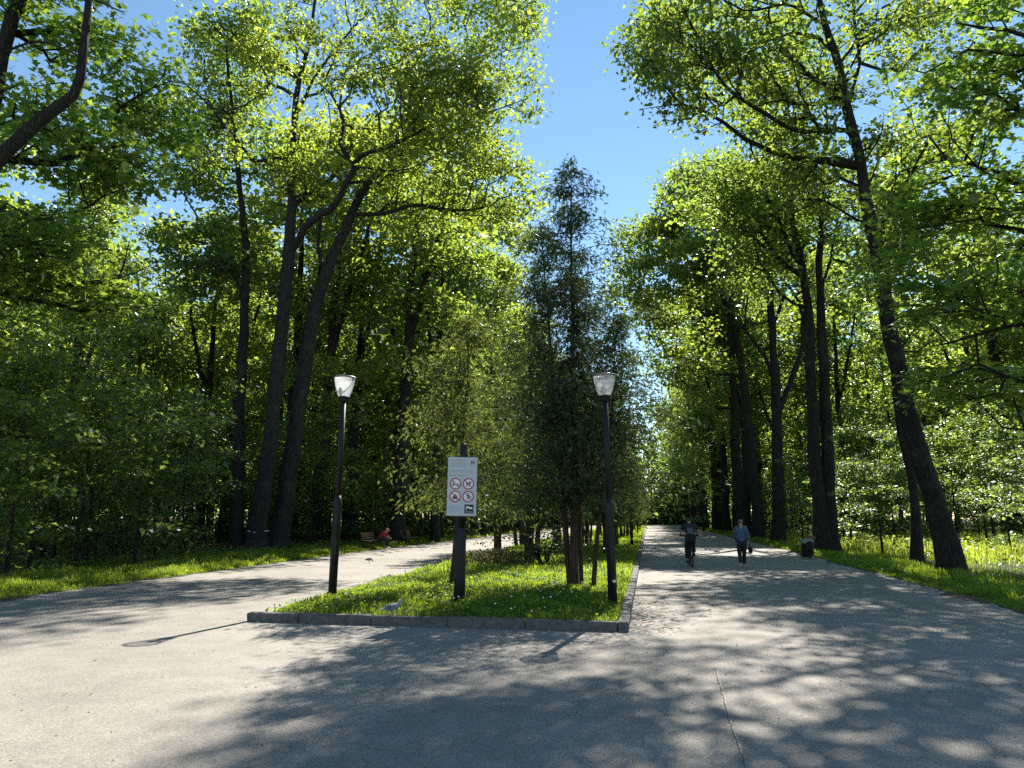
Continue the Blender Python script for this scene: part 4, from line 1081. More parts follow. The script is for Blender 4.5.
def prohibition(u, v_, kind, label):
    cx, cz, r = bx(u), bz(v_), BW * .195
    b = bmesh.new(); disc(b, cx, cz, 0, r, yf - .001); n0 = len(b.faces)
    if kind == 'scooter':
        for q in (-.42, .42): disc(b, cx + q * r, cz - .22 * r, .13 * r, .22 * r, yf - .002, 16)
        bar(b, cx - .42 * r, cz - .2 * r, cx + .05 * r, cz - .15 * r, .12 * r, yf - .0021); bar(b, cx + .05 * r, cz - .15 * r, cx + .42 * r, cz - .18 * r, .10 * r, yf - .0022)
        bar(b, cx - .30 * r, cz - .15 * r, cx - .38 * r, cz + .35 * r, .11 * r, yf - .0023); bar(b, cx - .52 * r, cz + .36 * r, cx - .22 * r, cz + .36 * r, .10 * r, yf - .0024)
    elif kind == 'dog':
        bar(b, cx - .38 * r, cz + .05 * r, cx + .25 * r, cz + .05 * r, .26 * r, yf - .002)
        for q in (-.33, -.18, .10, .24): bar(b, cx + q * r, cz, cx + q * r * 1.1, cz - .45 * r, .10 * r, yf - .0021 - q * .0002)
        bar(b, cx + .2 * r, cz + .12 * r, cx + .5 * r, cz + .38 * r, .22 * r, yf - .0024); bar(b, cx - .36 * r, cz + .1 * r, cx - .52 * r, cz + .4 * r, .08 * r, yf - .0025)
    elif kind == 'fire':
        for q, h in ((-.28, .45), (0, .75), (.26, .5)): poly(b, [(cx + (q - .16) * r, cz - .3 * r), (cx + (q + .16) * r, cz - .3 * r), (cx + (q + .10) * r, cz + (h - .5) * r), (cx + q * r, cz + (h - .25) * r), (cx + (q - .12) * r, cz + (h - .55) * r)], yf - .002 - abs(q) * .0004)
        bar(b, cx - .45 * r, cz - .5 * r, cx + .45 * r, cz - .34 * r, .10 * r, yf - .0024); bar(b, cx - .45 * r, cz - .34 * r, cx + .45 * r, cz - .5 * r, .10 * r, yf - .0026)
    else:
        disc(b, cx - .02 * r, cz + .48 * r, 0, .14 * r, yf - .002, 14); bar(b, cx, cz + .32 * r, cx - .02 * r, cz - .1 * r, .24 * r, yf - .0021)
        bar(b, cx - .05 * r, cz - .08 * r, cx - .2 * r, cz - .58 * r, .12 * r, yf - .0022); bar(b, cx + .04 * r, cz - .08 * r, cx + .16 * r, cz - .58 * r, .12 * r, yf - .0023)
        bar(b, cx + .05 * r, cz + .22 * r, cx + .4 * r, cz - .05 * r, .10 * r, yf - .0024); disc(b, cx + .44 * r, cz - .12 * r, 0, .12 * r, yf - .0025, 12)
    n1 = len(b.faces)
    disc(b, cx, cz, .80 * r, r, yf - .003); bar(b, cx - .58 * r, cz + .58 * r, cx + .58 * r, cz - .58 * r, .11 * r, yf - .0034)
    n2 = len(b.faces); b.faces.ensure_lookup_table()
    for i in range(n0, n1): b.faces[i].material_index = 1
    for i in range(n1, n2): b.faces[i].material_index = 2
    o = bm_obj('prohibition_symbol', b, [M_WHITE, M_INK, M_RED], bd); o['label'] = label
prohibition(.275, .455, 'scooter', 'red ring symbol with vehicle pictogram'); prohibition(.715, .455, 'dog', 'red ring symbol with animal pictogram')
prohibition(.275, .670, 'fire', 'red ring symbol with fire pictogram'); prohibition(.715, .670, 'walker', 'red ring symbol with walking figure')
b = bmesh.new(); poly(b, [(bx(.60), bz(.955)), (bx(.91), bz(.955)), (bx(.91), bz(.805)), (bx(.60), bz(.805))], yf - .001); n0 = len(b.faces)
bar(b, bx(.66), bz(.845), bx(.84), bz(.868), .034, yf - .002); poly(b, [(bx(.82), bz(.875)), (bx(.88), bz(.885)), (bx(.88), bz(.862)), (bx(.82), bz(.852))], yf - .0024); bar(b, bx(.66), bz(.848), bx(.66), bz(.90), .012, yf - .0026)
for i in range(7): bar(b, bx(.64 + .035 * i), bz(.93), bx(.66 + .035 * i), bz(.93), .010, yf - .002)
b.faces.ensure_lookup_table()
for i in range(n0, len(b.faces)): b.faces[i].material_index = 1
bm_obj('camera_notice', b, [M_INK, M_WHITE], bd)

# ------------------------------------------------------------------ bands of tape on the big oak
o_ = G(256, 551)
zt = height_for(255, 531, 37.6) + LZ; sx = 37.6 / F
pc = P(258, 531, 37.6)
e = empty('tape_band', (pc[0], pc[1], pc[2]), label='white plastic tape tied round the huge forked oak trunk', cat='tape')
b = bmesh.new(); torus(b, (0, 0, 0), 10.4 * sx, .020, 'Z', 36, 6)
for v_ in b.verts: v_.co.z *= 1.5
bm_obj('band', b, M_PAPER, e, True)
b = bmesh.new(); bmesh.ops.create_icosphere(b, subdivisions=2, radius=.09)
for v_ in b.verts: v_.co = Vector((v_.co.x * 1.2, v_.co.y * .5, v_.co.z * .9)) + Vector((.12, -10.6 * sx, -.06)) + Vector((mnoise.noise(v_.co * 20), 0, mnoise.noise(v_.co * 17))) * .03
bm_obj('knot', b, M_PAPER, e)

# ------------------------------------------------------------------ benches and litter bin
def make_bench(loc, rz, label, group):
    e = empty('park_bench', loc, rz, label=label, cat='bench', group=group)
    st = bmesh.new()
    for i in range(4): box(st, (0, .10 + i * .11, .45), (1.8, .09, .035), .008)
    bm_obj('seat', st, M_WOOD, e)
    bk = bmesh.new()
    for i in range(3): box(bk, (0, .50 + i * .035, .58 + i * .12), (1.8, .03, .09), .008)
    bm_obj('backrest', bk, M_WOOD, e)
    for x in (-.75, .75):
        l = bmesh.new(); tube(l, [(x, .08, 0), (x, .10, .40), (x, .46, .41), (x, .60, .86)], .022, 8); tube(l, [(x, .46, .41), (x, .52, 0)], .022, 8)
        tube(l, [(x, .06, .62), (x, .45, .63), (x, .52, .60)], .018, 8); tube(l, [(x, .09, .42), (x, .06, .62)], .018, 8); bm_obj('leg', l, M_BLACK, e, True)
    return e
g = G(371, 549); bx_, by_ = x_left(g[1]) - .75, g[1]
make_bench((bx_ + .62, by_, 0), R(90), 'wooden bench beside left path with a person in red', 'benches on the verges')
g2 = G(394, 545); make_bench((x_left(g2[1]) - .2, g2[1] + .6, 0), R(90), 'empty wooden bench on left verge just beyond the person in red', 'benches on the verges')
g3 = G(787, 556); make_bench((g3[0] + .55, g3[1] + .3, 0), R(-90), 'dark bench on right verge beside the litter bin', 'benches on the verges')
g = G(804, 559); e = empty('litter_bin', (g[0] + .15, g[1], 0), R(20), label='dark metal litter bin with pale bag over its rim', cat='litter bin')
b = bmesh.new(); lathe(b, [(.19, .08), (.225, .12), (.235, .74), (.24, .76), (.215, .765), (.205, .70)], 20, cap1=False); bm_obj('bin_body', b, M_BLACK, e, True)
b = bmesh.new(); torus(b, (0, 0, .765), .232, .016, 'Z', 24, 8); bm_obj('rim', b, M_BLACK, e, True)
b = bmesh.new(); lathe(b, [(.252, .70), (.247, .76), (.232, .793), (.215, .77), (.20, .5)], 24, cap0=False, cap1=False)
for v_ in b.verts:
    a = math.atan2(v_.co.y, v_.co.x)
    if v_.co.z < .73 and v_.co.z > .6: v_.co.z += .06 * math.sin(a * 3) - .02
bm_obj('bin_bag', b, plain('bag_plastic', (.25, .26, .28), .4, var=.1), e, True)
for a in (0.3, 2.4, 4.5):
    b = bmesh.new(); tube(b, [(.17 * math.cos(a), .17 * math.sin(a), .12), (.2 * math.cos(a), .2 * math.sin(a), 0)], .016, 6); bm_obj('leg', b, M_BLACK, e)

# ------------------------------------------------------------------ people
def skin_mesh(name, nodes, edges, mat, parent=None, sub=2, root=None):
    """nodes: {key: ((x,y,z), r) or ((x,y,z), (rx, ry))}; one continuous surface grown round the skeleton"""
    keys = list(nodes); me = bpy.data.meshes.new(name)
    me.from_pydata([nodes[k][0] for k in keys], [(keys.index(a), keys.index(b_)) for a, b_ in edges], [])
    o = bpy.data.objects.new(name + '_tmp', me); COL.objects.link(o)
    o.modifiers.new('skin', 'SKIN').use_smooth_shade = True
    s = o.modifiers.new('sub', 'SUBSURF'); s.levels = sub; s.render_levels = sub
    for i, k in enumerate(keys):
        r = nodes[k][1]; sv = me.skin_vertices[0].data[i]; sv.radius = r if isinstance(r, tuple) else (r, r)
        sv.use_root = (k == (root or keys[0]))
    dg = bpy.context.evaluated_depsgraph_get(); dg.update()
    m2 = bpy.data.meshes.new_from_object(o.evaluated_get(dg)); m2.name = name
    bpy.data.objects.remove(o); m2.materials.clear()
    ob = link(name, m2, mat, parent); m2.polygons.foreach_set('use_smooth', np.ones(len(m2.polygons), bool))
    return ob
M_SKIN = plain('skin', (.42, .25, .17), .55, var=.06)
def hand(nodes, edges, wrist, tag_, palm_dir, side, curl_dir, s=1.0):
    """palm, four unequal bent fingers and a thumb rooted at the side of the palm"""
    w_ = Vector(nodes[wrist][0]); d = Vector(palm_dir).normalized(); c_ = Vector(curl_dir).normalized(); sd_ = d.cross(c_).normalized() * side
    nodes[tag_ + 'palm'] = (tuple(w_ + d * .055 * s), (.030 * s, .018 * s)); edges.append((wrist, tag_ + 'palm'))
    for i, (o2, L) in enumerate(((.028, .062), (.010, .070), (-.010, .065), (-.027, .050))):
        p0 = w_ + d * .090 * s + sd_ * o2 * s; p1 = p0 + (d * .75 + c_ * .45).normalized() * L * .5 * s; p2 = p1 + (d * .25 + c_ * .9).normalized() * L * .5 * s
        for q, p in enumerate((p0, p1, p2)): nodes['%sf%d%d' % (tag_, i, q)] = (tuple(p), (.0095 - .001 * q) * s)
        edges += [(tag_ + 'palm', '%sf%d0' % (tag_, i)), ('%sf%d0' % (tag_, i), '%sf%d1' % (tag_, i)), ('%sf%d1' % (tag_, i), '%sf%d2' % (tag_, i))]
    p0 = w_ + d * .035 * s + sd_ * .038 * s; p1 = p0 + (d * .7 + sd_ * .3 + c_ * .5).normalized() * .04 * s
    nodes[tag_ + 't0'] = (tuple(p0), .011 * s); nodes[tag_ + 't1'] = (tuple(p1), .009 * s); edges += [(tag_ + 'palm', tag_ + 't0'), (tag_ + 't0', tag_ + 't1')]

def figure(J, cloth, loc, rz, label, s=1.0):
    """J: joint positions. Builds the body, then clothing skinned round the same joints"""
    rad = dict(pelvis=(.135, .10), spine=(.115, .085), chest=(.135, .095), neck=.048, chin=.060, skull=(.076, .092), crown=.062,
               shL=.050, shR=.050, elL=.037, elR=.037, wrL=.026, wrR=.026, hipL=.085, hipR=.085, knL=.055, knR=.055, anL=.036, anR=.036, toL=.030, toR=.030)
    n = {k: (J[k], rad[k]) for k in rad}
    E = [('pelvis', 'spine'), ('spine', 'chest'), ('chest', 'neck'), ('neck', 'chin'), ('chin', 'skull'), ('skull', 'crown'), ('chest', 'shL'), ('chest', 'shR'), ('shL', 'elL'), ('elL', 'wrL'), ('shR', 'elR'), ('elR', 'wrR'),
         ('pelvis', 'hipL'), ('pelvis', 'hipR'), ('hipL', 'knL'), ('knL', 'anL'), ('anL', 'toL'), ('hipR', 'knR'), ('knR', 'anR'), ('anR', 'toR')]
    f = Vector(J['face']); ch = Vector(J['skull'])
    n['nose'] = (tuple(ch + f * .098 + Vector((0, 0, -.02))), .012); E.append(('skull', 'nose'))
    for sgn, k in ((-1, 'earL'), (1, 'earR')):
        sd_ = f.cross(Vector((0, 0, 1))) * sgn; n[k] = (tuple(ch + sd_ * .082 + Vector((0, 0, -.01))), .014); E.append(('skull', k))
    hand(n, E, 'wrL', 'hl', J['handL'], 1, J['curlL']); hand(n, E, 'wrR', 'hr', J['handR'], -1, J['curlR'])
    body = skin_mesh('person', n, E, M_SKIN, sub=2, root='pelvis')
    body.location = V(loc); body.rotation_euler = (0, 0, rz); body.scale = (s,) * 3
    tag(body, label, 'person')
    ebm = bmesh.new()
    for sgn in (-1, 1):
        m = Matrix.Translation(ch + f * .086 + f.cross(Vector((0, 0, 1))) * .032 * sgn + Vector((0, 0, .012))); bmesh.ops.create_uvsphere(ebm, u_segments=8, v_segments=6, radius=.010, matrix=m)
    bm_obj('eyes', ebm, M_INK, body)
    def wear(name, spec, edges, mat):
        return skin_mesh(name, {k: ((J[k] if isinstance(p, str) and p == '' else p), r) for k, (p, r) in spec.items()}, edges, mat, body, 2)
    cloth(J, wear, body)
    return body
def lerp(a, b_, u): return tuple(a[i] * (1 - u) + b_[i] * u for i in range(3))

# the woman walking away on the right road
W = dict(pelvis=(0, 0, .85), spine=(0, .0, 1.02), chest=(0, -.01, 1.20), neck=(0, .01, 1.345), chin=(0, .035, 1.42), skull=(0, .03, 1.50), crown=(0, .015, 1.555),
         shL=(-.155, -.01, 1.285), shR=(.155, -.01, 1.285), elL=(-.205, .03, 1.05), elR=(.205, -.06, 1.05), wrL=(-.20, .13, .85), wrR=(.215, -.03, .83),
         hipL=(-.08, 0, .82), hipR=(.08, 0, .82), knL=(-.085, -.02, .45), knR=(.075, .08, .45), anL=(-.075, -.17, .105), anR=(.07, .12, .075), toL=(-.08, -.06, .035), toR=(.075, .25, .03),
         face=(0, 1, 0), handL=(0, .35, -1), curlL=(.5, .6, -.1), handR=(0, .1, -1), curlR=(-.5, .6, 0))
def cloth_w(J, wear, body):
    M_DEN = plain('denim', (.060, .092, .175), .9, var=.22, scale=9, bump=.3)
    wear('jacket', dict(hem=((0, 0, .70), (.205, .155)), low=((0, 0, .86), (.19, .145)), mid=((0, 0, 1.03), (.165, .125)), ch=('', 0) if 0 else (J['chest'], (.165, .125)), col=((0, .0, 1.33), (.075, .07)),
                        sl=(J['shL'], .075), el=(J['elL'], .060), wl=(lerp(J['elL'], J['wrL'], .82), .046), sr=(J['shR'], .075), er=(J['elR'], .060), wr=(lerp(J['elR'], J['wrR'], .82), .046)),
         [('hem', 'low'), ('low', 'mid'), ('mid', 'ch'), ('ch', 'col'), ('ch', 'sl'), ('sl', 'el'), ('el', 'wl'), ('ch', 'sr'), ('sr', 'er'), ('er', 'wr')], M_DEN)
    wear('trousers', dict(p=(J['pelvis'], (.15, .12)), hl=(J['hipL'], .10), hr=(J['hipR'], .10), kl=(J['knL'], .075), kr=(J['knR'], .075), al=(lerp(J['knL'], J['anL'], .93), .058), ar=(lerp(J['knR'], J['anR'], .93), .058)),
         [('p', 'hl'), ('p', 'hr'), ('hl', 'kl'), ('kl', 'al'), ('hr', 'kr'), ('kr', 'ar')], plain('dark_cloth', (.015, .015, .018), .9))
    for q in 'LR':
        wear('shoe', dict(h=(lerp(J['an' + q], J['to' + q], -.15), .042), a=(lerp(J['an' + q], J['to' + q], .4), .044), t=(J['to' + q], .036)), [('h', 'a'), ('a', 't')], plain('pale_shoe', (.5, .48, .45), .7))
    wear('hair', dict(b=((0, -.040, 1.425), (.090, .078)), m=((0, -.005, 1.515), (.094, .092)), t=((0, .0, 1.565), (.072, .075))), [('b', 'm'), ('m', 't')], plain('grey_hair', (.15, .135, .12), .8, var=.3, scale=60, bump=.4))
gW = G(743, 568); gW[2] = .010
figure(W, cloth_w, gW, R(1), 'woman with short grey hair in a blue denim jacket walking away', 1.02)
e = empty('handbag', gW + np.array([.27, 0.0, 0]), R(2), label='dark handbag hanging from the walking woman\'s right hand', cat='bag')
b = bmesh.new(); box(b, (0, -.02, .585), (.11, .26, .24), .03); bm_obj('bag_body', b, M_BLACK, e, True)
b = bmesh.new(); tube(b, [(-.0, -.10, .69), (-.02, -.06, .77), (-.035, -.02, .79), (-.02, .03, .77), (0, .07, .69)], .010, 6); bm_obj('strap', b, M_BLACK, e, True)

# cyclist riding away
CY_ = dict(pelvis=(0, .20, 1.00), spine=(0, .29, 1.13), chest=(0, .40, 1.28), neck=(0, .50, 1.43), chin=(0, .555, 1.49), skull=(0, .565, 1.575), crown=(0, .555, 1.635),
           shL=(-.185, .42, 1.385), shR=(.185, .42, 1.385), elL=(-.30, .55, 1.17), elR=(.30, .55, 1.17), wrL=(-.285, .76, 1.07), wrR=(.285, .76, 1.07),
           hipL=(-.09, .22, .97), hipR=(.09, .22, .97), knL=(-.115, .46, .59), knR=(.115, .60, .74), anL=(-.125, .33, .20), anR=(.125, .46, .42), toL=(-.13, .46, .155), toR=(.13, .60, .40),
           face=(0, 1, 0), handL=(0, 1, -.05), curlL=(0, .25, -1), handR=(0, 1, -.05), curlR=(0, .25, -1))
def cloth_c(J, wear, body):
    M_NAVY = plain('navy_shirt', (.014, .017, .030), .9, var=.3, bump=.2)
    sh = wear('shirt', dict(hem=((0, .17, .97), (.165, .125)), mid=(J['spine'], (.150, .115)), ch=(J['chest'], (.165, .120)), col=((0, .48, 1.41), (.07, .065)), sl=(J['shL'], .078), el=(lerp(J['shL'], J['elL'], .72), .066), sr=(J['shR'], .078), er=(lerp(J['shR'], J['elR'], .72), .066)),
         [('hem', 'mid'), ('mid', 'ch'), ('ch', 'col'), ('ch', 'sl'), ('sl', 'el'), ('ch', 'sr'), ('sr', 'er')], M_NAVY)
    M_PR = plain('grey_print', (.13, .15, .18), .9, var=.3, scale=40)
    # faded print across the upper back: draped on the shirt's rear surface
    dg = bpy.context.evaluated_depsgraph_get(); dg.update(); pb = bmesh.new(); nx, nz = 9, 9; grid = {}
    for i in range(nx):
        for j in range(nz):
            x = -.10 + .20 * i / (nx - 1); z = 1.12 + .21 * j / (nz - 1)
            ok_, lo, no, _ = sh.ray_cast(Vector((x, -1, z)), Vector((0, 1, 0)))
            grid[i, j] = pb.verts.new(lo + no * .004 if ok_ else Vector((x, .25, z)))
    for i in range(nx - 1):
        for j in range(nz - 1):
            if (j in (0, 1, 3, 4, 6) ): pb.faces.new((grid[i, j], grid[i + 1, j], grid[i + 1, j + 1], grid[i, j + 1]))
    o = bm_obj('shirt_print', pb, M_PR, body)
    o.parent = sh
    wear('trousers', dict(p=(J['pelvis'], (.155, .125)), hl=(J['hipL'], .105), hr=(J['hipR'], .105), kl=(J['knL'], .085), kr=(J['knR'], .085), al=(lerp(J['knL'], J['anL'], .9), .066), ar=(lerp(J['knR'], J['anR'], .9), .066)),
         [('p', 'hl'), ('p', 'hr'), ('hl', 'kl'), ('kl', 'al'), ('hr', 'kr'), ('kr', 'ar')], plain('black_cloth', (.013, .013, .015), .9))
    for q in 'LR':
        wear('shoe', dict(h=(lerp(J['an' + q], J['to' + q], -.2), .046), a=(lerp(J['an' + q], J['to' + q], .4), .047), t=(J['to' + q], .038)), [('h', 'a'), ('a', 't')], plain('dark_shoe', (.03, .03, .03), .7))
    wear('hair', dict(b=((0, .50, 1.52), (.075, .05)), m=((0, .535, 1.595), (.090, .088)), t=((0, .545, 1.65), (.068, .07))), [('b', 'm'), ('m', 't')], plain('brown_hair', (.06, .035, .022), .8, var=.3, scale=60, bump=.4))
gC = G(692, 567); gC[2] = .010; gC[1] -= .2
figure(CY_, cloth_c, gC, R(2), 'cyclist in navy shirt and dark trousers riding away down the road', 1.0)
e = empty('bicycle', gC, R(2), label='dark bicycle ridden away by the cyclist in navy', cat='bicycle')
M_TYRE = plain('tyre_rubber', (.018, .018, .018), .85); 
def wheel(y):
    b = bmesh.new(); torus(b, (0, y, .34), .32, .022, 'X', 40, 8); w0 = bm_obj('wheel', b, M_TYRE, e, True)
    b = bmesh.new(); torus(b, (0, y, .34), .296, .010, 'X', 36, 6); bm_obj('rim', b, M_STEEL, w0, True)
    b = bmesh.new()
    for k in range(18):
        a = 2 * math.pi * k / 18; s_ = .02 if k % 2 else -.02
        tube(b, [(s_, y + .02 * math.cos(a), .34 + .02 * math.sin(a)), (0, y + .296 * math.cos(a), .34 + .296 * math.sin(a))], .0018, 4)
    tube(b, [(-.05, y, .34), (.05, y, .34)], .018, 10); bm_obj('spokes', b, M_STEEL, w0)
wheel(0); wheel(1.05)
b = bmesh.new()
for seg_ in ([(0, .46, .30), (0, .24, .84)], [(0, .46, .30), (0, .88, .72)], [(0, .27, .76), (0, .87, .84)], [(.05, 0, .34), (.03, .42, .30)], [(-.05, 0, .34), (-.03, .42, .30)], [(.05, 0, .34), (.02, .25, .78)], [(-.05, 0, .34), (-.02, .25, .78)], [(0, .89, .68), (0, .86, .90)]):
    tube(b, seg_, .017, 8)
bm_obj('frame', b, M_BLACK, e, True)
b = bmesh.new()
for s_ in (-1, 1): tube(b, [(s_ * .05, 1.05, .34), (s_ * .045, .95, .62), (0, .89, .70)], .014, 8)
bm_obj('fork', b, M_BLACK, e, True)
b = bmesh.new(); tube(b, [(-.33, .80, 1.03), (-.18, .86, 1.04), (0, .89, 1.00), (.18, .86, 1.04), (.33, .80, 1.03)], .013, 8); tube(b, [(0, .86, .88), (0, .89, 1.0)], .014, 8); hb = bm_obj('handlebar', b, M_BLACK, e, True)
for s_ in (-1, 1):
    b = bmesh.new(); tube(b, [(s_ * .24, .835, 1.035), (s_ * .35, .793, 1.03)], .018, 8); bm_obj('grip', b, M_TYRE, hb, True)
b = bmesh.new(); lathe(b, [(.02, 0), (.06, .01), (.075, .03), (.06, .05), (.02, .06)], 14, Matrix.Translation((0, .20, .86)) @ Matrix.Diagonal((1, 1.8, 1, 1))); bm_obj('saddle', b, M_TYRE, e, True)
b = bmesh.new(); tube(b, [(0, .24, .80), (0, .215, .88)], .013, 8); bm_obj('seat_post', b, M_STEEL, e, True)
b = bmesh.new(); tube(b, [(.06, .46, .30), (.07, .53, .385)], .011, 6); tube(b, [(-.06, .46, .30), (-.07, .39, .155)], .011, 6); tube(b, [(-.06, .46, .30), (.06, .46, .30)], .013, 8); torus(b, (.045, .46, .30), .085, .006, 'X', 24, 6); cr_ = bm_obj('crank', b, M_STEEL, e, True)
for (x, y, z) in ((.125, .53, .365), (-.125, .39, .12)):
    b = bmesh.new(); box(b, (x, y, z), (.09, .09, .022), .004); bm_obj('pedal', b, M_BLACK, cr_)

# person in red sitting bent forward on the bench by the left path
S_ = dict(pelvis=(0, .22, .58), spine=(0, .30, .72), chest=(0, .44, .84), neck=(0, .56, .93), chin=(0, .63, .96), skull=(0, .67, 1.03), crown=(0, .66, 1.085),
          shL=(-.17, .47, .92), shR=(.17, .47, .92), elL=(-.22, .60, .68), elR=(.22, .60, .68), wrL=(-.10, .76, .62), wrR=(.10, .76, .62),
          hipL=(-.09, .25, .55), hipR=(.09, .25, .55), knL=(-.11, .68, .50), knR=(.11, .68, .50), anL=(-.11, .66, .09), anR=(.12, .70, .09), toL=(-.11, .82, .04), toR=(.12, .86, .04),
          face=(0, .9, -.4), handL=(.3, .8, -.5), curlL=(.3, 0, -1), handR=(-.3, .8, -.5), curlR=(-.3, 0, -1))
def cloth_s(J, wear, body):
    wear('jacket', dict(hem=((0, .20, .56), (.175, .135)), mid=(J['spine'], (.16, .125)), ch=(J['chest'], (.17, .125)), col=((0, .54, .92), (.075, .07)), sl=(J['shL'], .078), el=(J['elL'], .064), wl=(lerp(J['elL'], J['wrL'], .8), .05), sr=(J['shR'], .078), er=(J['elR'], .064), wr=(lerp(J['elR'], J['wrR'], .8), .05)),
         [('hem', 'mid'), ('mid', 'ch'), ('ch', 'col'), ('ch', 'sl'), ('sl', 'el'), ('el', 'wl'), ('ch', 'sr'), ('sr', 'er'), ('er', 'wr')], plain('red_cloth', (.34, .035, .035), .9, var=.25))
    wear('trousers', dict(p=(J['pelvis'], (.15, .12)), hl=(J['hipL'], .10), hr=(J['hipR'], .10), kl=(J['knL'], .08), kr=(J['knR'], .08), al=(lerp(J['knL'], J['anL'], .9), .06), ar=(lerp(J['knR'], J['anR'], .9), .06)),
         [('p', 'hl'), ('p', 'hr'), ('hl', 'kl'), ('kl', 'al'), ('hr', 'kr'), ('kr', 'ar')], bpy.data.materials['dark_cloth'])
    for q in 'LR':
        wear('shoe', dict(h=(lerp(J['an' + q], J['to' + q], -.15), .042), a=(lerp(J['an' + q], J['to' + q], .4), .044), t=(J['to' + q], .036)), [('h', 'a'), ('a', 't')], bpy.data.materials['pale_shoe'])
    wear('hair', dict(b=((0, .58, 1.0), (.075, .06)), m=((0, .635, 1.06), (.092, .09)), t=((0, .655, 1.10), (.07, .07))), [('b', 'm'), ('m', 't')], plain('blond_hair', (.42, .30, .16), .8, var=.3, scale=60, bump=.4))
figure(S_, cloth_s, (bx_ + .60, by_ - .1, 0), R(-90), 'blond person in red jacket sitting bent forward on a bench', 1.0)

# ------------------------------------------------------------------ pigeons
M_PIG = plain('pigeon_grey', (.20, .22, .25), .7, var=.35, scale=25); M_PDK = plain('pigeon_dark', (.04, .045, .055), .7)
def pigeon(loc, rz, label, pale=False, peck=False):
    nd = dict(b=((0, 0, .125), (.055, .058)), c=((0, .075, .14), (.048, .052)), r=((0, -.08, .115), (.040, .036)), t=((0, -.15, .105), (.030, .012)), tt=((0, -.21, .098), (.030, .007)),
              n=((0, .115, .185 if not peck else .10), (.026, .026)), h=((0, .135, .225 if not peck else .06), (.022, .024)), k=((0, .165, .220 if not peck else .035), (.006, .006)))
    o = skin_mesh('pigeon', nd, [('b', 'c'), ('b', 'r'), ('r', 't'), ('t', 'tt'), ('c', 'n'), ('n', 'h'), ('h', 'k')], plain('pigeon_pale', (.27, .28, .30), .7, var=.3, scale=25) if pale else M_PIG, sub=2, root='b')
    o.location = V(loc); o.rotation_euler = (0, 0, rz); tag(o, label, 'pigeon')
    for s_ in (-1, 1):
        b = bmesh.new(); lathe(b, [(.001, -.11), (.022, -.08), (.036, -.01), (.030, .05), (.001, .08)], 10, Matrix.Translation((s_ * .048, -.03, .135)) @ Matrix.Rotation(R(-84), 4, 'X') @ Matrix.Diagonal((.35, 1.1, 1, 1))); w0 = bm_obj('wing', b, M_PIG, o, True)
        b = bmesh.new(); box(b, (s_ * .062, -.045, .135), (.006, .012, .06)); box(b, (s_ * .062, -.075, .13), (.006, .012, .05)); bm_obj('wing_bar', b, M_PDK, w0)
        b = bmesh.new(); tube(b, [(s_ * .022, .0, .08), (s_ * .024, .005, .004)], .005, 6)
        for q in (-.4, 0, .4): tube(b, [(s_ * .024, .005, .005), (s_ * .024 + math.sin(q) * .03, .005 + math.cos(q) * .03, .004)], .0035, 5)
        bm_obj('leg', b, plain('pigeon_leg', (.30, .08, .07), .7) if 'pigeon_leg' not in bpy.data.materials else bpy.data.materials['pigeon_leg'], o)
gp = isl(396, 616); gp[2] = .15; gp[1] = KY + .075
pigeon(gp, R(-62), 'pale grey pigeon standing on the front kerb of the lawn', True)
gp = G(717, 554); gp[2] = .010; pigeon(gp, R(-70), 'dark pigeon on the right road between cyclist and woman', peck=True)
gp = G(369, 563); gp[2] = .010; pigeon(gp, R(-80), 'dark pigeon on the left path in front of the bench', peck=True)
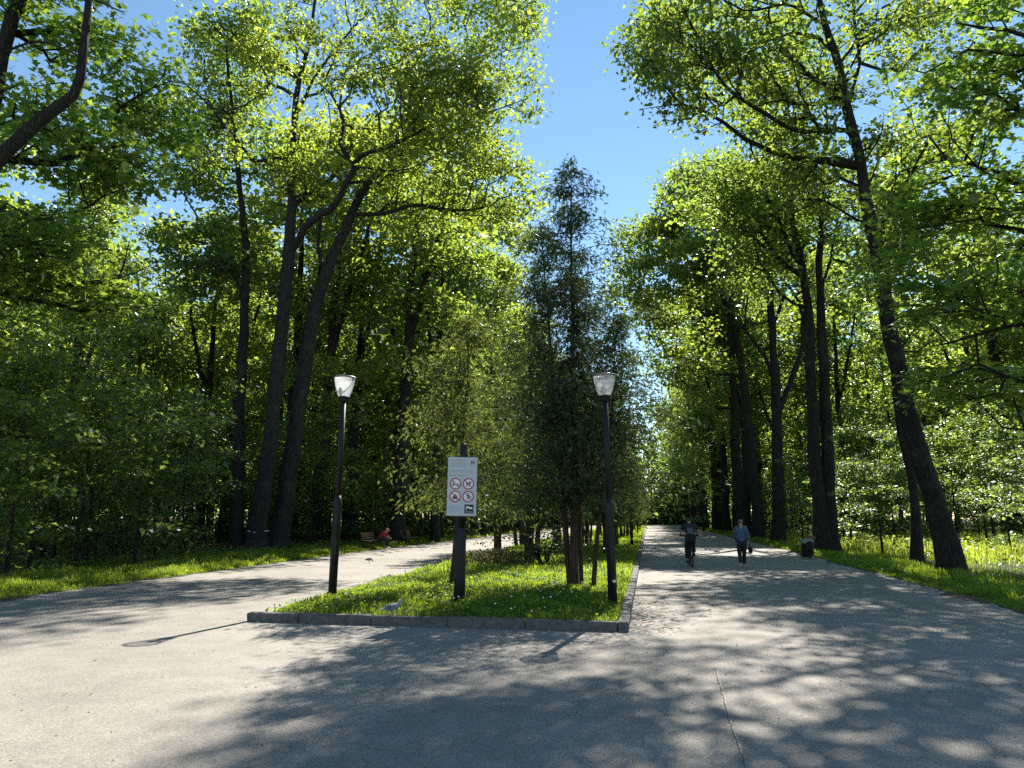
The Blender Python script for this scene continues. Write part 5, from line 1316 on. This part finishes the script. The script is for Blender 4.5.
# ================================================================== LIGHT, SKY, CAMERA
SUN_EL, SUN_AZ = R(43.3), R(7.6)          # azimuth measured from +Y (the road) towards +X
w = bpy.data.worlds.new('World'); sc.world = w; w.use_nodes = True
nt = w.node_tree; nt.nodes.clear()
sky = nt.nodes.new('ShaderNodeTexSky'); sky.sky_type = 'NISHITA'; sky.sun_disc = False
sky.sun_elevation = SUN_EL; sky.sun_rotation = SUN_AZ
sky.air_density = 1.0; sky.dust_density = 0.0; sky.ozone_density = 0.7; sky.altitude = 150
bg = nt.nodes.new('ShaderNodeBackground'); bg.inputs['Strength'].default_value = 0.066
hs = nt.nodes.new('ShaderNodeHueSaturation'); hs.inputs['Saturation'].default_value = 1.08; hs.inputs['Hue'].default_value = 0.491
ow = nt.nodes.new('ShaderNodeOutputWorld')
nt.links.new(sky.outputs[0], hs.inputs['Color']); nt.links.new(hs.outputs[0], bg.inputs[0]); nt.links.new(bg.outputs[0], ow.inputs[0])
sun = bpy.data.lights.new('sun', 'SUN'); sun.energy = 5.0; sun.angle = R(0.53); sun.color = (1, .95, .86)
so = bpy.data.objects.new('sun', sun); COL.objects.link(so)
sd = Vector((math.sin(SUN_AZ) * math.cos(SUN_EL), math.cos(SUN_AZ) * math.cos(SUN_EL), math.sin(SUN_EL)))
so.rotation_euler = sd.to_track_quat('Z', 'Y').to_euler(); so.location = sd * 60
cam = bpy.data.cameras.new('camera'); cam.sensor_width = 36; cam.lens = F / 1024 * 36; cam.clip_end = 4000; cam.clip_start = .05
co = bpy.data.objects.new('camera', cam); COL.objects.link(co)
co.location = (0, 0, H); co.rotation_euler = (math.pi / 2 + TH, 0, PSI)
sc.camera = co
sc.view_settings.view_transform = 'Standard'; sc.view_settings.look = 'None'
sc.view_settings.exposure = 1.5; sc.view_settings.gamma = 1.0; sc.view_settings.use_curve_mapping = False
cy = sc.cycles
cy.max_bounces = 8; cy.diffuse_bounces = 3; cy.glossy_bounces = 2; cy.transmission_bounces = 4; cy.transparent_max_bounces = 8
cy.caustics_reflective = False; cy.caustics_refractive = False
cy.sample_clamp_indirect = 3.0
cy.use_denoising = False
try: cy.denoiser = 'OPENIMAGEDENOISE'
except Exception: pass
